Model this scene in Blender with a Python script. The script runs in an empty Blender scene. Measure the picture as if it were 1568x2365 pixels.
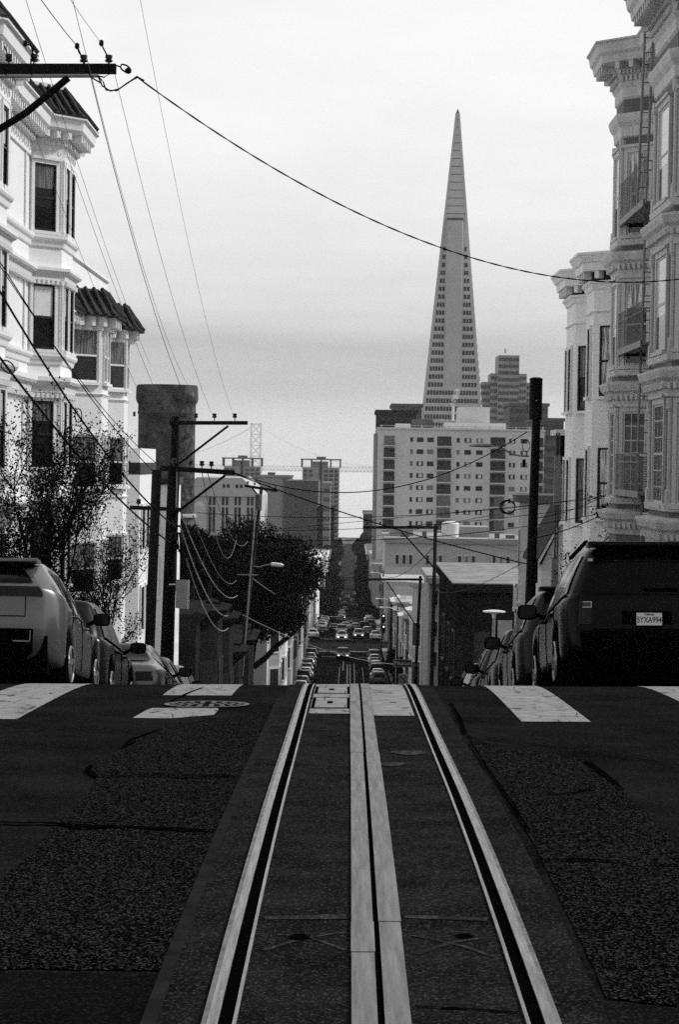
import bpy, bmesh, math, random
from mathutils import Vector, Matrix
rnd = random.Random(11)
SC = bpy.context.scene
COL = SC.collection
PI = math.pi
V = Vector

# ------------------------------------------------------------------ camera
F, CX, CY = 5000.0, 784.0, 1182.5          # focal length and centre, in units of a 1568 x 2365 picture
ROLL = math.radians(0.9)
_vx, _vy = 810 - CX, CY - 1065             # the street's vanishing point
_x = _vx * math.cos(ROLL) - _vy * math.sin(ROLL)
_y = _vx * math.sin(ROLL) + _vy * math.cos(ROLL)
PITCH, YAW = math.atan(_y / F), math.atan(_x / F)
R = Matrix.Rotation(YAW, 3, 'Z') @ Matrix.Rotation(PI / 2 - PITCH, 3, 'X') @ Matrix.Rotation(ROLL, 3, 'Z')

def P(x, y, d):
    v = R @ V((x - CX, CY - y, -F))
    return v * (d / v.y)

cam_d = bpy.data.cameras.new('camera')
cam = bpy.data.objects.new('camera', cam_d)
COL.objects.link(cam)
cam.matrix_world = R.to_4x4()
cam_d.sensor_fit = 'HORIZONTAL'
cam_d.sensor_width = 24.0
cam_d.lens = 24.0 * F / 1568
cam_d.clip_start = 0.5
cam_d.clip_end = 40000
SC.camera = cam

# ------------------------------------------------------------------ ground profile (camera height is z = 0)
SL = [(-160, .2), (-16, .2), (-8, .02), (0, .0), (7, .0), (10, .02), (14, .04), (18, .035), (21, .04), (22.5, .06), (23.5, .10), (25, .135), (28, .155),  # unseen hill behind the camera, raised steeply to block low sky
      (32, .16), (125, .16), (140, .08), (150, .03), (165, .035), (240, .038), (285, .035), (300, .012), (318, .012), (345, .055), (600, .055),
      (1000, .045), (1500, .0), (1e6, 0)]
def _slope(d):
    for (a, sa), (b, sb) in zip(SL, SL[1:]):
        if d <= b:
            return sa + (sb - sa) * (d - a) / (b - a)
    return 0
_ZT = {}
def _build():
    z, d = 0.0, -160.0
    while d < 1600:
        _ZT[round(d * 4)] = z
        z -= _slope(d + .125) * .25
        d += .25
_build()
_off = -1.87 - _ZT[29]
def gz(d, X=0.0):
    d = max(-159.9, min(1599, d))
    k = math.floor(d * 4); f = d * 4 - k
    z0 = _ZT[k]; z1 = _ZT.get(k + 1, z0)
    z = z0 + (z1 - z0) * f + _off
    w = max(0.0, min(1.0, (70 - d) / 45))
    return z + .0115 * max(-8, min(8, X)) * w
def G(x, y, lift=0.0):
    lo, hi = 3.0, 3.0
    while hi < 200:
        p = P(x, y, hi)
        if p.z < gz(hi, p.x): break
        lo = hi; hi += .25
    for _ in range(18):
        m = (lo + hi) / 2; p = P(x, y, m)
        if p.z < gz(m, p.x): hi = m
        else: lo = m
    p = P(x, y, hi)
    return V((p.x, p.y, gz(hi, p.x) + lift))

# ------------------------------------------------------------------ materials
def mat(name, base, rough=.8, var=.2, scale=2.0, bump=0.0, bscale=30.0, metal=0.0, spec=.5, speck=0.0, streak=False,
        bands=0.0, bandsz=.14, emit=0.0, coat=0.0, curtain=0.0):
    m = bpy.data.materials.new(name); m.use_nodes = True
    nt = m.node_tree; N = nt.nodes; L = nt.links
    b = N['Principled BSDF']
    b.inputs['Roughness'].default_value = rough
    b.inputs['Metallic'].default_value = metal
    b.inputs['Specular IOR Level'].default_value = spec
    if coat: b.inputs['Coat Weight'].default_value = coat; b.inputs['Coat Roughness'].default_value = .04
    tc = N.new('ShaderNodeTexCoord')
    mp = N.new('ShaderNodeMapping'); L.new(tc.outputs['Object'], mp.inputs[0])
    if streak: mp.inputs['Scale'].default_value = (1, 1, .12)
    if metal > .5 and scale < 10 and 'steel' in name: mp.inputs['Scale'].default_value = (6, .35, 1)
    nz = N.new('ShaderNodeTexNoise'); nz.inputs['Scale'].default_value = scale; nz.inputs['Detail'].default_value = 6
    nz.inputs['Roughness'].default_value = .65
    L.new(mp.outputs[0], nz.inputs['Vector'])
    r = N.new('ShaderNodeMapRange')
    r.inputs['From Min'].default_value = .3; r.inputs['From Max'].default_value = .7
    r.inputs['To Min'].default_value = base * (1 - var); r.inputs['To Max'].default_value = base * (1 + var)
    L.new(nz.outputs[0], r.inputs['Value'])
    out = r.outputs[0]
    if speck:
        n2 = N.new('ShaderNodeTexVoronoi'); n2.inputs['Scale'].default_value = bscale
        L.new(tc.outputs['Object'], n2.inputs['Vector'])
        sp = N.new('ShaderNodeSeparateColor'); L.new(n2.outputs['Color'], sp.inputs[0])
        r2 = N.new('ShaderNodeMapRange'); r2.inputs['From Min'].default_value = .72; r2.inputs['From Max'].default_value = 1
        r2.inputs['To Min'].default_value = 0; r2.inputs['To Max'].default_value = speck
        L.new(sp.outputs[0], r2.inputs['Value'])
        ad = N.new('ShaderNodeMath'); ad.operation = 'ADD'; L.new(out, ad.inputs[0]); L.new(r2.outputs[0], ad.inputs[1]); out = ad.outputs[0]
    if curtain:
        wv = N.new('ShaderNodeTexNoise'); wv.inputs['Scale'].default_value = 9; mp2 = N.new('ShaderNodeMapping')
        mp2.inputs['Scale'].default_value = (2, 2, .15); L.new(tc.outputs['Object'], mp2.inputs[0]); L.new(mp2.outputs[0], wv.inputs['Vector'])
        r3 = N.new('ShaderNodeMapRange'); r3.inputs['From Min'].default_value = .4; r3.inputs['From Max'].default_value = .62
        r3.inputs['To Min'].default_value = base * .25; r3.inputs['To Max'].default_value = base * (1 + curtain)
        L.new(wv.outputs[0], r3.inputs['Value']); out = r3.outputs[0]
    L.new(out, b.inputs['Base Color'])
    h = None
    if bump:
        n3 = N.new('ShaderNodeTexNoise'); n3.inputs['Scale'].default_value = bscale; n3.inputs['Detail'].default_value = 4
        L.new(tc.outputs['Object'], n3.inputs['Vector'])
        bp = N.new('ShaderNodeBump'); bp.inputs['Strength'].default_value = bump; bp.inputs['Distance'].default_value = .02
        L.new(n3.outputs[0], bp.inputs['Height']); h = bp
    if bands:                                   # clapboard courses
        sx = N.new('ShaderNodeSeparateXYZ'); L.new(tc.outputs['Object'], sx.inputs[0])
        md = N.new('ShaderNodeMath'); md.operation = 'DIVIDE'; L.new(sx.outputs[2], md.inputs[0]); md.inputs[1].default_value = bandsz
        fr = N.new('ShaderNodeMath'); fr.operation = 'FRACT'; L.new(md.outputs[0], fr.inputs[0])
        bp = N.new('ShaderNodeBump'); bp.inputs['Strength'].default_value = bands; bp.inputs['Distance'].default_value = .03; bp.invert = True
        L.new(fr.outputs[0], bp.inputs['Height'])
        if h: L.new(h.outputs[0], bp.inputs['Normal'])
        h = bp
    if h: L.new(h.outputs[0], b.inputs['Normal'])
    if emit:
        b.inputs['Emission Color'].default_value = (1, 1, 1, 1); b.inputs['Emission Strength'].default_value = emit
    return m

M = {}
def mk(key, *a, **k): M[key] = mat(key, *a, **k)
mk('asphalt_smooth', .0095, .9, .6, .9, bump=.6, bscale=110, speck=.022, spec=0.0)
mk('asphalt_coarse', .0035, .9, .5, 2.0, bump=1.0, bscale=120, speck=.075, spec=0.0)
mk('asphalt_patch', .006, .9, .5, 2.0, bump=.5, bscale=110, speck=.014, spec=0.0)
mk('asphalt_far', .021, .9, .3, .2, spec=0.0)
mk('track_concrete', .0135, .9, .6, 2.2, bump=.8, bscale=110, speck=.045, spec=0.0)
mk('joint_sealant', .019, .9, .35, 6.0, bump=.3, bscale=90, spec=0.0)
mk('black_groove', .002, .95, .2, 5, spec=0.0)
mk('rail_steel', .31, .42, .45, 9, metal=.85, bump=.15, bscale=120)
mk('rail_worn', .16, .6, .6, 7, metal=.5, bump=.3, bscale=120)
mk('slot_steel', .2, .6, .42, 5, metal=.6, bump=.12, bscale=150)
mk('road_paint', .27, .8, .25, 6, bump=.3, bscale=90, spec=.1)
mk('worn_paint', .03, .85, .9, 14, spec=.05, speck=.04, bscale=90)
mk('far_paint', .3, .8, .3, .6, spec=.2)
mk('crack', .002, .95, .2, 5, spec=0.0)
mk('iron', .1, .6, .3, 12, metal=.3, bump=.2, bscale=60)
mk('concrete', .2, .85, .2, 1.2, bump=.2, bscale=40)
mk('soil', .06, .95, .3, .05)
mk('white_stucco', .8, .75, .05, .8, bump=.06, bscale=25)
mk('white_trim', .8, .6, .05, 2)
mk('cream_stucco', .85, .8, .1, .9, bump=.2, bscale=30, streak=True)
mk('pale_stucco', .5, .85, .12, .8, bump=.15, bscale=20)
mk('grey_siding', .13, .75, .25, 1.2, bands=.6, bandsz=.14)
mk('grey_trim', .6, .7, .22, 3, streak=True)
mk('light_siding', .6, .75, .12, 1.0, bands=.8, bandsz=.22)
mk('grey_shingle', .05, .9, .35, 6, bands=.7, bandsz=.25, spec=.1)
mk('tile', .03, .75, .6, 5, spec=.2)
mk('tile_light', .22, .8, .6, 6)
mk('flat_roof', .24, .8, .6, .8)
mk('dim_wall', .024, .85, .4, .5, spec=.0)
mk('dark_trim', .03, .8, .3, 2, spec=.1)
mk('dark_wall', .008, .85, .3, .6, spec=.0)
mk('mid_wall', .11, .85, .2, .3)
mk('pale_wall', .5, .85, .12, .12)
mk('tan_wall', .33, .85, .15, .1)
mk('apartment_wall', .74, .85, .07, .15)
mk('tower_stone', .085, .9, .95, .35, bump=1.0, bscale=2, spec=.05, bands=.8, bandsz=.8, speck=.06)
mk('glass', .012, .06, .3, 1.5, spec=.6)
mk('glass_far', .025, .3, .6, .35, spec=.3)
mk('glass_pale', .2, .3, .4, .35)
mk('shade', .75, .55, .1, 2, coat=.6)
mk('lace', .5, .5, .3, 2, curtain=.8, coat=.4)
mk('lace_dark', .10, .4, .3, 2, curtain=.9, coat=.6)
mk('sash_dark', .012, .5, .2, 4, spec=.2)
mk('black_iron', .03, .6, .3, 6)
mk('grey_iron', .26, .6, .25, 6)
mk('pole_wood', .01, .85, .4, 4, streak=True, spec=.1)
mk('pole_grey', .03, .85, .35, 4, streak=True, spec=.1)
mk('arm_wood', .014, .8, .35, 6, spec=.1)
mk('wire', .006, .6, .1, 3, spec=.1)
mk('wire_pale', .25, .5, .2, 3)
mk('wire_thin', .14, .6, .1, 3)
mk('porcelain', .02, .3, .2, 5, spec=.3)
mk('galvanised', .4, .45, .2, 6, metal=.5)
mk('lamp_grey', .3, .5, .15, 4)
mk('canister', .008, .6, .2, 4, spec=.1)
mk('cabinet', .16, .6, .12, 4)
mk('leaf', .007, .7, .5, 6, spec=.1)
mk('leaf_tree', .0065, .7, .9, 1.2, spec=.06)
mk('leaf_far', .010, .8, .5, .2, spec=.05)
mk('bark', .008, .9, .4, 6, spec=.05)
mk('paint_black', .003, .22, .1, 3, spec=.12)
mk('paint_silver', .135, .3, .05, 3, metal=.5, coat=.6)
mk('paint_white', .6, .3, .05, 3, coat=.7)
mk('paint_dark', .01, .25, .1, 3, spec=.2)
mk('paint_grey', .09, .3, .1, 3, metal=.2, coat=.3)
mk('car_glass', .003, .06, .2, 3, spec=.12)
mk('car_plastic', .003, .6, .2, 8, spec=.0)
mk('rubber', .004, .85, .2, 8, spec=.0)
mk('alloy', .35, .35, .2, 8, metal=.7)
mk('chrome', .6, .2, .1, 5, metal=.9)
mk('lens_dark', .012, .2, .3, 12, spec=.2)
mk('lens_pale', .05, .3, .2, 8, spec=.3)
mk('plate', .8, .5, .06, 9)
mk('ink', .01, .6, .1, 9)
mk('headlamp', .8, .3, .1, 4, emit=1.2)
mk('pyramid_panel', .6, .7, .08, .05)
mk('pyramid_spire', .62, .6, .1, .1)
mk('pyramid_glass', .03, .5, .4, .1, spec=.2)
mk('hazed_bridge_steel', .8, .7, .1, .02)  # lightened steel, the haze fade is put into this colour
mk('sign_face', .45, .6, .1, 2)
mk('sign_dark', .04, .6, .2, 2)
mk('letter', .5, .6, .1, 2)
mk('flag_pale', .6, .8, .2, 2)
mk('flag_dark', .1, .8, .2, 2)
# worn thermoplastic: paint broken by cracks and tyre wear down to the asphalt
def wear(m, amount, low):
    nt = m.node_tree; N = nt.nodes; L = nt.links; b = N['Principled BSDF']; old = b.inputs['Base Color'].links[0].from_socket
    tc = N.new('ShaderNodeTexCoord'); mp = N.new('ShaderNodeMapping'); mp.inputs['Scale'].default_value = (1.6, .6, 1); L.new(tc.outputs['Object'], mp.inputs[0])
    n = N.new('ShaderNodeTexNoise'); n.inputs['Scale'].default_value = 3.2; n.inputs['Detail'].default_value = 12; n.inputs['Roughness'].default_value = .78; L.new(mp.outputs[0], n.inputs['Vector'])
    r = N.new('ShaderNodeMapRange'); r.inputs['From Min'].default_value = amount; r.inputs['From Max'].default_value = amount + .06; L.new(n.outputs[0], r.inputs['Value'])
    v = N.new('ShaderNodeTexVoronoi'); v.feature = 'DISTANCE_TO_EDGE'; v.inputs['Scale'].default_value = 1.7; L.new(tc.outputs['Object'], v.inputs['Vector'])
    n2 = N.new('ShaderNodeMapRange'); n2.inputs['From Min'].default_value = .004; n2.inputs['From Max'].default_value = .012; n2.inputs['To Min'].default_value = 1; n2.inputs['To Max'].default_value = 0; L.new(v.outputs['Distance'], n2.inputs['Value'])
    mxx = N.new('ShaderNodeMath'); mxx.operation = 'MAXIMUM'; L.new(r.outputs[0], mxx.inputs[0]); L.new(n2.outputs[0], mxx.inputs[1])
    mx = N.new('ShaderNodeMix'); mx.data_type = 'FLOAT'; L.new(mxx.outputs[0], mx.inputs[0]); L.new(old, mx.inputs[2]); mx.inputs[3].default_value = low; L.new(mx.outputs[0], b.inputs['Base Color'])
wear(M['road_paint'], .55, .05); wear(M['worn_paint'], .46, .012)
wat = bpy.data.materials.new('bay_water'); wat.use_nodes = True
_b = wat.node_tree.nodes['Principled BSDF']; _b.inputs['Base Color'].default_value = (.65, .65, .65, 1); _b.inputs['Roughness'].default_value = .25
_n = wat.node_tree.nodes.new('ShaderNodeTexNoise'); _n.inputs['Scale'].default_value = .06
_t = wat.node_tree.nodes.new('ShaderNodeTexCoord'); wat.node_tree.links.new(_t.outputs['Object'], _n.inputs['Vector'])
_u = wat.node_tree.nodes.new('ShaderNodeBump'); _u.inputs['Distance'].default_value = 4; _u.inputs['Strength'].default_value = .6
wat.node_tree.links.new(_n.outputs[0], _u.inputs['Height']); wat.node_tree.links.new(_u.outputs[0], _b.inputs['Normal'])

# ------------------------------------------------------------------ object helpers
ORG = {}
def tag(o, label, cat, group=None, kind=None):
    if label: o['label'] = label
    if cat: o['category'] = cat
    if group: o['group'] = group
    if kind: o['kind'] = kind
    return o
def thing(name, label, cat, loc=(0, 0, 0), group=None):
    o = bpy.data.objects.new(name, None); COL.objects.link(o)
    o.location = loc; o.empty_display_size = .3
    ORG[o] = V(loc)
    return tag(o, label, cat, group)
class MB:
    def __init__(s): s.v = []; s.f = []
    def add(s, vs, fs):
        k = len(s.v); s.v += [V(a) for a in vs]; s.f += [tuple(i + k for i in f) for f in fs]; return s
    def quad(s, *p): return s.add(p, [tuple(range(len(p)))])
    def obox(s, o, u, v, w):
        o, u, v, w = V(o), V(u), V(v), V(w)
        p = [o, o + u, o + u + v, o + v]; p += [a + w for a in p]
        if u.cross(v).dot(w) < 0:
            return s.add(p, [(0, 1, 2, 3), (4, 7, 6, 5), (0, 4, 5, 1), (1, 5, 6, 2), (2, 6, 7, 3), (3, 7, 4, 0)])
        return s.add(p, [(3, 2, 1, 0), (4, 5, 6, 7), (0, 1, 5, 4), (1, 2, 6, 5), (2, 3, 7, 6), (3, 0, 4, 7)])
    def bx(s, x0, x1, y0, y1, z0, z1):
        return s.obox((min(x0, x1), min(y0, y1), min(z0, z1)), (abs(x1 - x0), 0, 0), (0, abs(y1 - y0), 0), (0, 0, abs(z1 - z0)))
    def prism(s, poly, z0, z1):
        n = len(poly)
        a = sum(poly[i][0] * poly[(i + 1) % n][1] - poly[(i + 1) % n][0] * poly[i][1] for i in range(n))
        if a < 0: poly = poly[::-1]
        vs = [(x, y, z0) for x, y in poly] + [(x, y, z1) for x, y in poly]
        fs = [(i, (i + 1) % n, n + (i + 1) % n, n + i) for i in range(n)] + [tuple(range(n))[::-1], tuple(range(n, 2 * n))]
        return s.add(vs, fs)
    def tube(s, pts, r, n=6, caps=True):
        pts = [V(p) for p in pts]; m = len(pts); rs = r if isinstance(r, (list, tuple)) else [r] * m
        vs = []; up = V((0, 0, 1))
        for i, p in enumerate(pts):
            t = (pts[min(i + 1, m - 1)] - pts[max(i - 1, 0)]).normalized()
            a = t.cross(up if abs(t.z) < .95 else V((1, 0, 0))).normalized(); b = a.cross(t)
            for k in range(n):
                q = 2 * PI * k / n; vs.append(p + (a * math.cos(q) + b * math.sin(q)) * rs[i])
        fs = []
        for i in range(m - 1):
            for k in range(n):
                fs.append((i * n + k, i * n + (k + 1) % n, (i + 1) * n + (k + 1) % n, (i + 1) * n + k))
        if caps: fs += [tuple(range(n))[::-1], tuple(range((m - 1) * n, m * n))]
        return s.add(vs, fs)
    def lathe(s, prof, c, n=16, axis='Z'):
        vs = []; c = V(c)
        for r, h in prof:
            for k in range(n):
                q = 2 * PI * k / n
                if axis == 'Z': vs.append(c + V((r * math.cos(q), r * math.sin(q), h)))
                elif axis == 'X': vs.append(c + V((h, r * math.cos(q), r * math.sin(q))))
                else: vs.append(c + V((r * math.cos(q), h, r * math.sin(q))))
        fs = []; m = len(prof)
        for i in range(m - 1):
            for k in range(n): fs.append((i * n + k, i * n + (k + 1) % n, (i + 1) * n + (k + 1) % n, (i + 1) * n + k))
        fs += [tuple(range(n))[::-1], tuple(range((m - 1) * n, m * n))]
        return s.add(vs, fs)
    def sweep(s, pts, side, prof, closed=True, ends=True):
        """profile of (out, z) pairs carried along a plan polyline with mitred corners"""
        n = len(pts); nr = []
        for (a, b) in zip(pts, pts[1:]):
            d = V((b[0] - a[0], b[1] - a[1])).normalized(); nr.append(V((d.y, -d.x)) * (1 if side < 0 else -1))
        dirs = []
        for i in range(n):
            if i == 0: dirs.append(nr[0])
            elif i == n - 1: dirs.append(nr[-1])
            else:
                h = (nr[i - 1] + nr[i]); h.normalize(); dirs.append(h / max(.3, h.dot(nr[i])))
        m = len(prof); vs = []
        for p, d in zip(pts, dirs):
            for o, z in prof: vs.append((p[0] + d.x * o, p[1] + d.y * o, z))
        fs = []
        for i in range(n - 1):
            for k in range(m if closed else m - 1):
                q = (i * m + k, i * m + (k + 1) % m, (i + 1) * m + (k + 1) % m, (i + 1) * m + k)
                fs.append(q if side < 0 else q[::-1])
        if closed and ends: fs += [tuple(range(m)), tuple(range((n - 1) * m, n * m))[::-1]]
        return s.add(vs, fs)
    def along(s, pts, side, spacing, o0, o1, z0, z1, w, margin=.06):
        """blocks (dentils, brackets) set along a plan polyline"""
        for (a, b) in zip(pts, pts[1:]):
            a2, b2 = V(a), V(b); L = (b2 - a2).length
            if L < .25: continue
            d = (b2 - a2) / L; nn = V((d.y, -d.x)) * (1 if side < 0 else -1)
            k = max(1, int(L / spacing)); 
            for i in range(k):
                c = a2 + d * ((i + .5) * L / k) - d * (w / 2) + nn * o0
                s.obox((c.x, c.y, z0), (d.x * w, d.y * w, 0), (nn.x * (o1 - o0), nn.y * (o1 - o0), 0), (0, 0, z1 - z0))
        return s
    def build(s, name, m, parent=None, smooth=False, label=None, cat=None, group=None, kind=None, angle=None):
        me = bpy.data.meshes.new(name)
        q = parent
        while q is not None and q not in ORG: q = q.parent
        o0 = ORG[q] if q is not None else V((0, 0, 0))
        me.from_pydata([tuple(a - o0) for a in s.v], [], s.f)
        me.materials.append(M[m] if isinstance(m, str) else m)
        if smooth:
            me.polygons.foreach_set('use_smooth', [True] * len(me.polygons))
            if angle: me.set_sharp_from_angle(angle=math.radians(angle))
        me.update()
        o = bpy.data.objects.new(name, me); COL.objects.link(o)
        if parent is not None: o.parent = parent
        return tag(o, label, cat, group, kind)
def copy_tree(o, parent=None):
    c = o.copy(); COL.objects.link(c); c.parent = parent
    for ch in list(o.children): copy_tree(ch, c)
    return c
def text_mesh(body, size, m, name, parent, mtx, extrude=.002, bold=0.0, xs=1.0):
    cu = bpy.data.curves.new('lettering', 'FONT'); cu.body = body; cu.size = size; cu.extrude = extrude; cu.offset = bold
    cu.align_x = 'CENTER'; cu.align_y = 'CENTER'
    t = bpy.data.objects.new('lettering', cu); COL.objects.link(t)
    dg = bpy.context.evaluated_depsgraph_get()
    me = bpy.data.meshes.new_from_object(t.evaluated_get(dg))
    bpy.data.objects.remove(t); 
    me.transform(Matrix.Diagonal((xs, 1, 1, 1))); me.transform(mtx)
    me.materials.clear(); me.materials.append(M[m])
    o = bpy.data.objects.new(name, me); COL.objects.link(o); o.parent = parent
    return o
HAZE, SUN, SKYB, EXPO, DENOISE = 0.00006, 2.3, 0.82, 0.35, False
# ------------------------------------------------------------------ ground, road, tracks
def dsteps(d0, d1):
    o = [d0]; d = d0
    while d < d1 - 1e-6:
        st = .25 if 2 <= d < 40 else (1.0 if d < 170 else (4.0 if d < 600 else 40.0))
        if d < 2: st = 1.0
        d = min(d1, d + st); o.append(d)
    return o
def ribbon(mb, x0, x1, d0, d1, lift, thick=0.0, nx=1):
    ds = dsteps(d0, d1); xs = [x0 + (x1 - x0) * i / nx for i in range(nx + 1)]
    vs = [(x, d, gz(d, x) + lift) for d in ds for x in xs]
    w = nx + 1
    fs = [(i * w + k, i * w + k + 1, (i + 1) * w + k + 1, (i + 1) * w + k) for i in range(len(ds) - 1) for k in range(nx)]
    mb.add(vs, fs)
    if thick:
        for x, fl in ((x0, 0), (x1, 1)):
            vs = []
            for d in ds: vs += [(x, d, gz(d, x) + lift), (x, d, gz(d, x) + lift - thick)]
            fs = [((2 * i, 2 * i + 2, 2 * i + 3, 2 * i + 1) if fl else (2 * i, 2 * i + 1, 2 * i + 3, 2 * i + 2)) for i in range(len(ds) - 1)]
            mb.add(vs, fs)
        for d in (d0, d1):
            q = [(x0, d, gz(d, x0) + lift), (x1, d, gz(d, x1) + lift), (x1, d, gz(d, x1) + lift - thick), (x0, d, gz(d, x0) + lift - thick)]
            mb.quad(*(q if d == d1 else q[::-1]))
    return mb
KL, KR = -5.7, 4.75            # kerbs
# hill sheet, down to the shore
mb = MB()
ds = [-158, -100, -60, -30, -20, -14, -8, 0, 6, 10, 14, 18, 20] + [20 + i for i in range(1, 15)] + list(range(38, 170, 8)) + list(range(170, 620, 25)) + list(range(620, 2060, 90)) + [2060]
xs = [-5000, -2000, -700, -200, -60, -20, -9.5, -6, 0, 5, 8.6, 20, 60, 200, 700, 2000, 5000]
w = len(xs)
mb.add([(x, d, gz(d, x) - .12) for d in ds for x in xs],
       [(i * w + k, i * w + k + 1, (i + 1) * w + k + 1, (i + 1) * w + k) for i in range(len(ds) - 1) for k in range(w - 1)])
mb.build('ground', 'soil', kind='structure')
mb = MB(); zw = gz(1600) - 1.0
mb.quad((-9000, 2059, zw), (9000, 2059, zw), (9000, 13500, zw), (-9000, 13500, zw)); mb.build('water', wat, kind='structure')
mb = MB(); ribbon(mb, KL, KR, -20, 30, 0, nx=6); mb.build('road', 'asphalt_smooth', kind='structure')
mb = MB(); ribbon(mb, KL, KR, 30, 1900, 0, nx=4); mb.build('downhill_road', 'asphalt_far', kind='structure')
for (a, b) in ((-4, 17.5), (148, 160), (302, 316), (470, 484)):
    m_ = 'asphalt_smooth' if a < 0 else 'asphalt_far'
    mb = MB(); ribbon(mb, -70, KL, a, b, 0); ribbon(mb, KR, 70, a, b, 0); mb.build('cross_street', m_, kind='structure')
for (a, b) in ((17.5, 148), (160, 302), (316, 470), (484, 900)):
    for (x0, x1) in ((-9.3, KL), (KR, 8.6)):
        mb = MB(); ribbon(mb, x0, x1, a, b, .14, thick=.3); mb.build('pavement', 'concrete', kind='structure')
# road surface patches, from the outlines seen in the photo, laid on the ground
def ground_poly(name, px, lift, m, fine=True):
    pts = []
    for i, a in enumerate(px):
        b = px[(i + 1) % len(px)]
        n = max(1, int(math.hypot(b[0] - a[0], b[1] - a[1]) / 60)) if fine else 1
        for k in range(n):
            t = k / n; pts.append(G(a[0] + (b[0] - a[0]) * t, a[1] + (b[1] - a[1]) * t))
    bm = bmesh.new()
    vs = [bm.verts.new((p.x, p.y, 0)) for p in pts]
    f = bm.faces.new(vs)
    bmesh.ops.triangulate(bm, faces=[f])
    dmin = min(p.y for p in pts); dmax = max(p.y for p in pts)
    for d in dsteps(math.floor(dmin), dmax):
        if d > dmin + .02 and d < dmax - .02:
            bmesh.ops.bisect_plane(bm, geom=bm.verts[:] + bm.edges[:] + bm.faces[:], plane_co=(0, d, 0), plane_no=(0, 1, 0))
    for v in bm.verts: v.co.z = gz(v.co.y, v.co.x) + lift
    bmesh.ops.recalc_face_normals(bm, faces=bm.faces[:])
    for f in bm.faces:
        if f.normal.z < 0: f.normal_flip()
    me = bpy.data.meshes.new(name); bm.to_mesh(me); bm.free()
    me.materials.append(M[m]); o = bpy.data.objects.new(name, me); COL.objects.link(o); o['kind'] = 'structure'
    return o
def jag(px, a=4):
    o = []
    for i in range(len(px)):
        p, q = px[i], px[(i + 1) % len(px)]
        o.append(p); L = math.hypot(q[0] - p[0], q[1] - p[1]); n = int(L / 28)
        for k in range(1, n):
            t = k / n; o.append((p[0] + (q[0] - p[0]) * t + rnd.uniform(-a, a), p[1] + (q[1] - p[1]) * t + rnd.uniform(-a, a) * .5))
    return o
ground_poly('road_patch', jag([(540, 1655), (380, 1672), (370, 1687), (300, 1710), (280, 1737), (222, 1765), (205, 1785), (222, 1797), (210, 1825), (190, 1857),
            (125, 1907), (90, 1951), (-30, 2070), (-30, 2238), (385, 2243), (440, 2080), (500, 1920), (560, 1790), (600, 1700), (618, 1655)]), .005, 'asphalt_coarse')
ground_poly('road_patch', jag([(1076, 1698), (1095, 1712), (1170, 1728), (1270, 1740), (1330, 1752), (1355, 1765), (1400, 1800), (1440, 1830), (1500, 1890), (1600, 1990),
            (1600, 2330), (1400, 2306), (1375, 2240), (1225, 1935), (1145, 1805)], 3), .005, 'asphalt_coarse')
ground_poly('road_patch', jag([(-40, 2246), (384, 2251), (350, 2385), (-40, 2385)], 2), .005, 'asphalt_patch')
# track bed, rails and cable slot
TC = .131
def strip(name, x0, x1, d0, d1, lift, m, thick=0.0, **k):
    mb = MB(); ribbon(mb, x0, x1, d0, d1, lift, thick); return mb.build(name, m, **k)
strip('track_bed', TC - .745, TC + .76, 3, 30, .009, 'track_concrete', kind='structure')
mb = MB(); ribbon(mb, TC - .80, TC - .745, 3, 21, .008); mb.build('joint_strip', 'joint_sealant', kind='structure')
for sgn in (-1, 1):
    a = TC + sgn * .517
    strip('rail_groove', a - .024, a + .024, 3, 60, .013, 'black_groove', kind='structure')
    hd = (a + sgn * .024, a + sgn * .06); h2 = (a + sgn * .06, a + sgn * .078); gd = (a - sgn * .024, a - sgn * .037)
    r = thing('tram_rail', 'worn steel street rail left of the cable slot, running over the crest' if sgn < 0 else 'worn steel street rail right of the cable slot, running over the crest',
              'rail', (a, 10, gz(10)), 'rails of the cable car track')
    strip('rail_head', min(hd), max(hd), 3, 60, .022, 'rail_steel', .03, parent=r)
    strip('rail_flange', min(h2), max(h2), 3, 60, .0205, 'rail_worn', .02, parent=r)
    strip('guard_lip', min(gd), max(gd), 3, 60, .018, 'rail_steel', .03, parent=r)
strip('slot_gap', TC - .013, TC + .013, 3, 60, .012, 'black_groove', kind='structure')
for sgn in (-1, 1):
    r = thing('slot_plate', 'smooth light steel plate along the left lip of the cable slot' if sgn < 0 else 'smooth light steel plate along the right lip of the cable slot',
              'plate', (TC + sgn * .05, 10, gz(10)), 'plates of the cable slot')
    x0, x1 = sorted((TC + sgn * .012, TC + sgn * .099))
    dd = [3, 8.15, 8.72, 15.2, 22.0, 60] if sgn < 0 else [3, 8.72, 15.2, 22.0, 60]
    for i, (a, b) in enumerate(zip(dd, dd[1:])):
        strip('plate_section', x0 - (.002 if i % 2 else 0), x1 + (.003 if i % 2 else 0), a + .005, b - .005, .02 + .002 * (i % 2), 'slot_steel', .03, parent=r)
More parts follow.
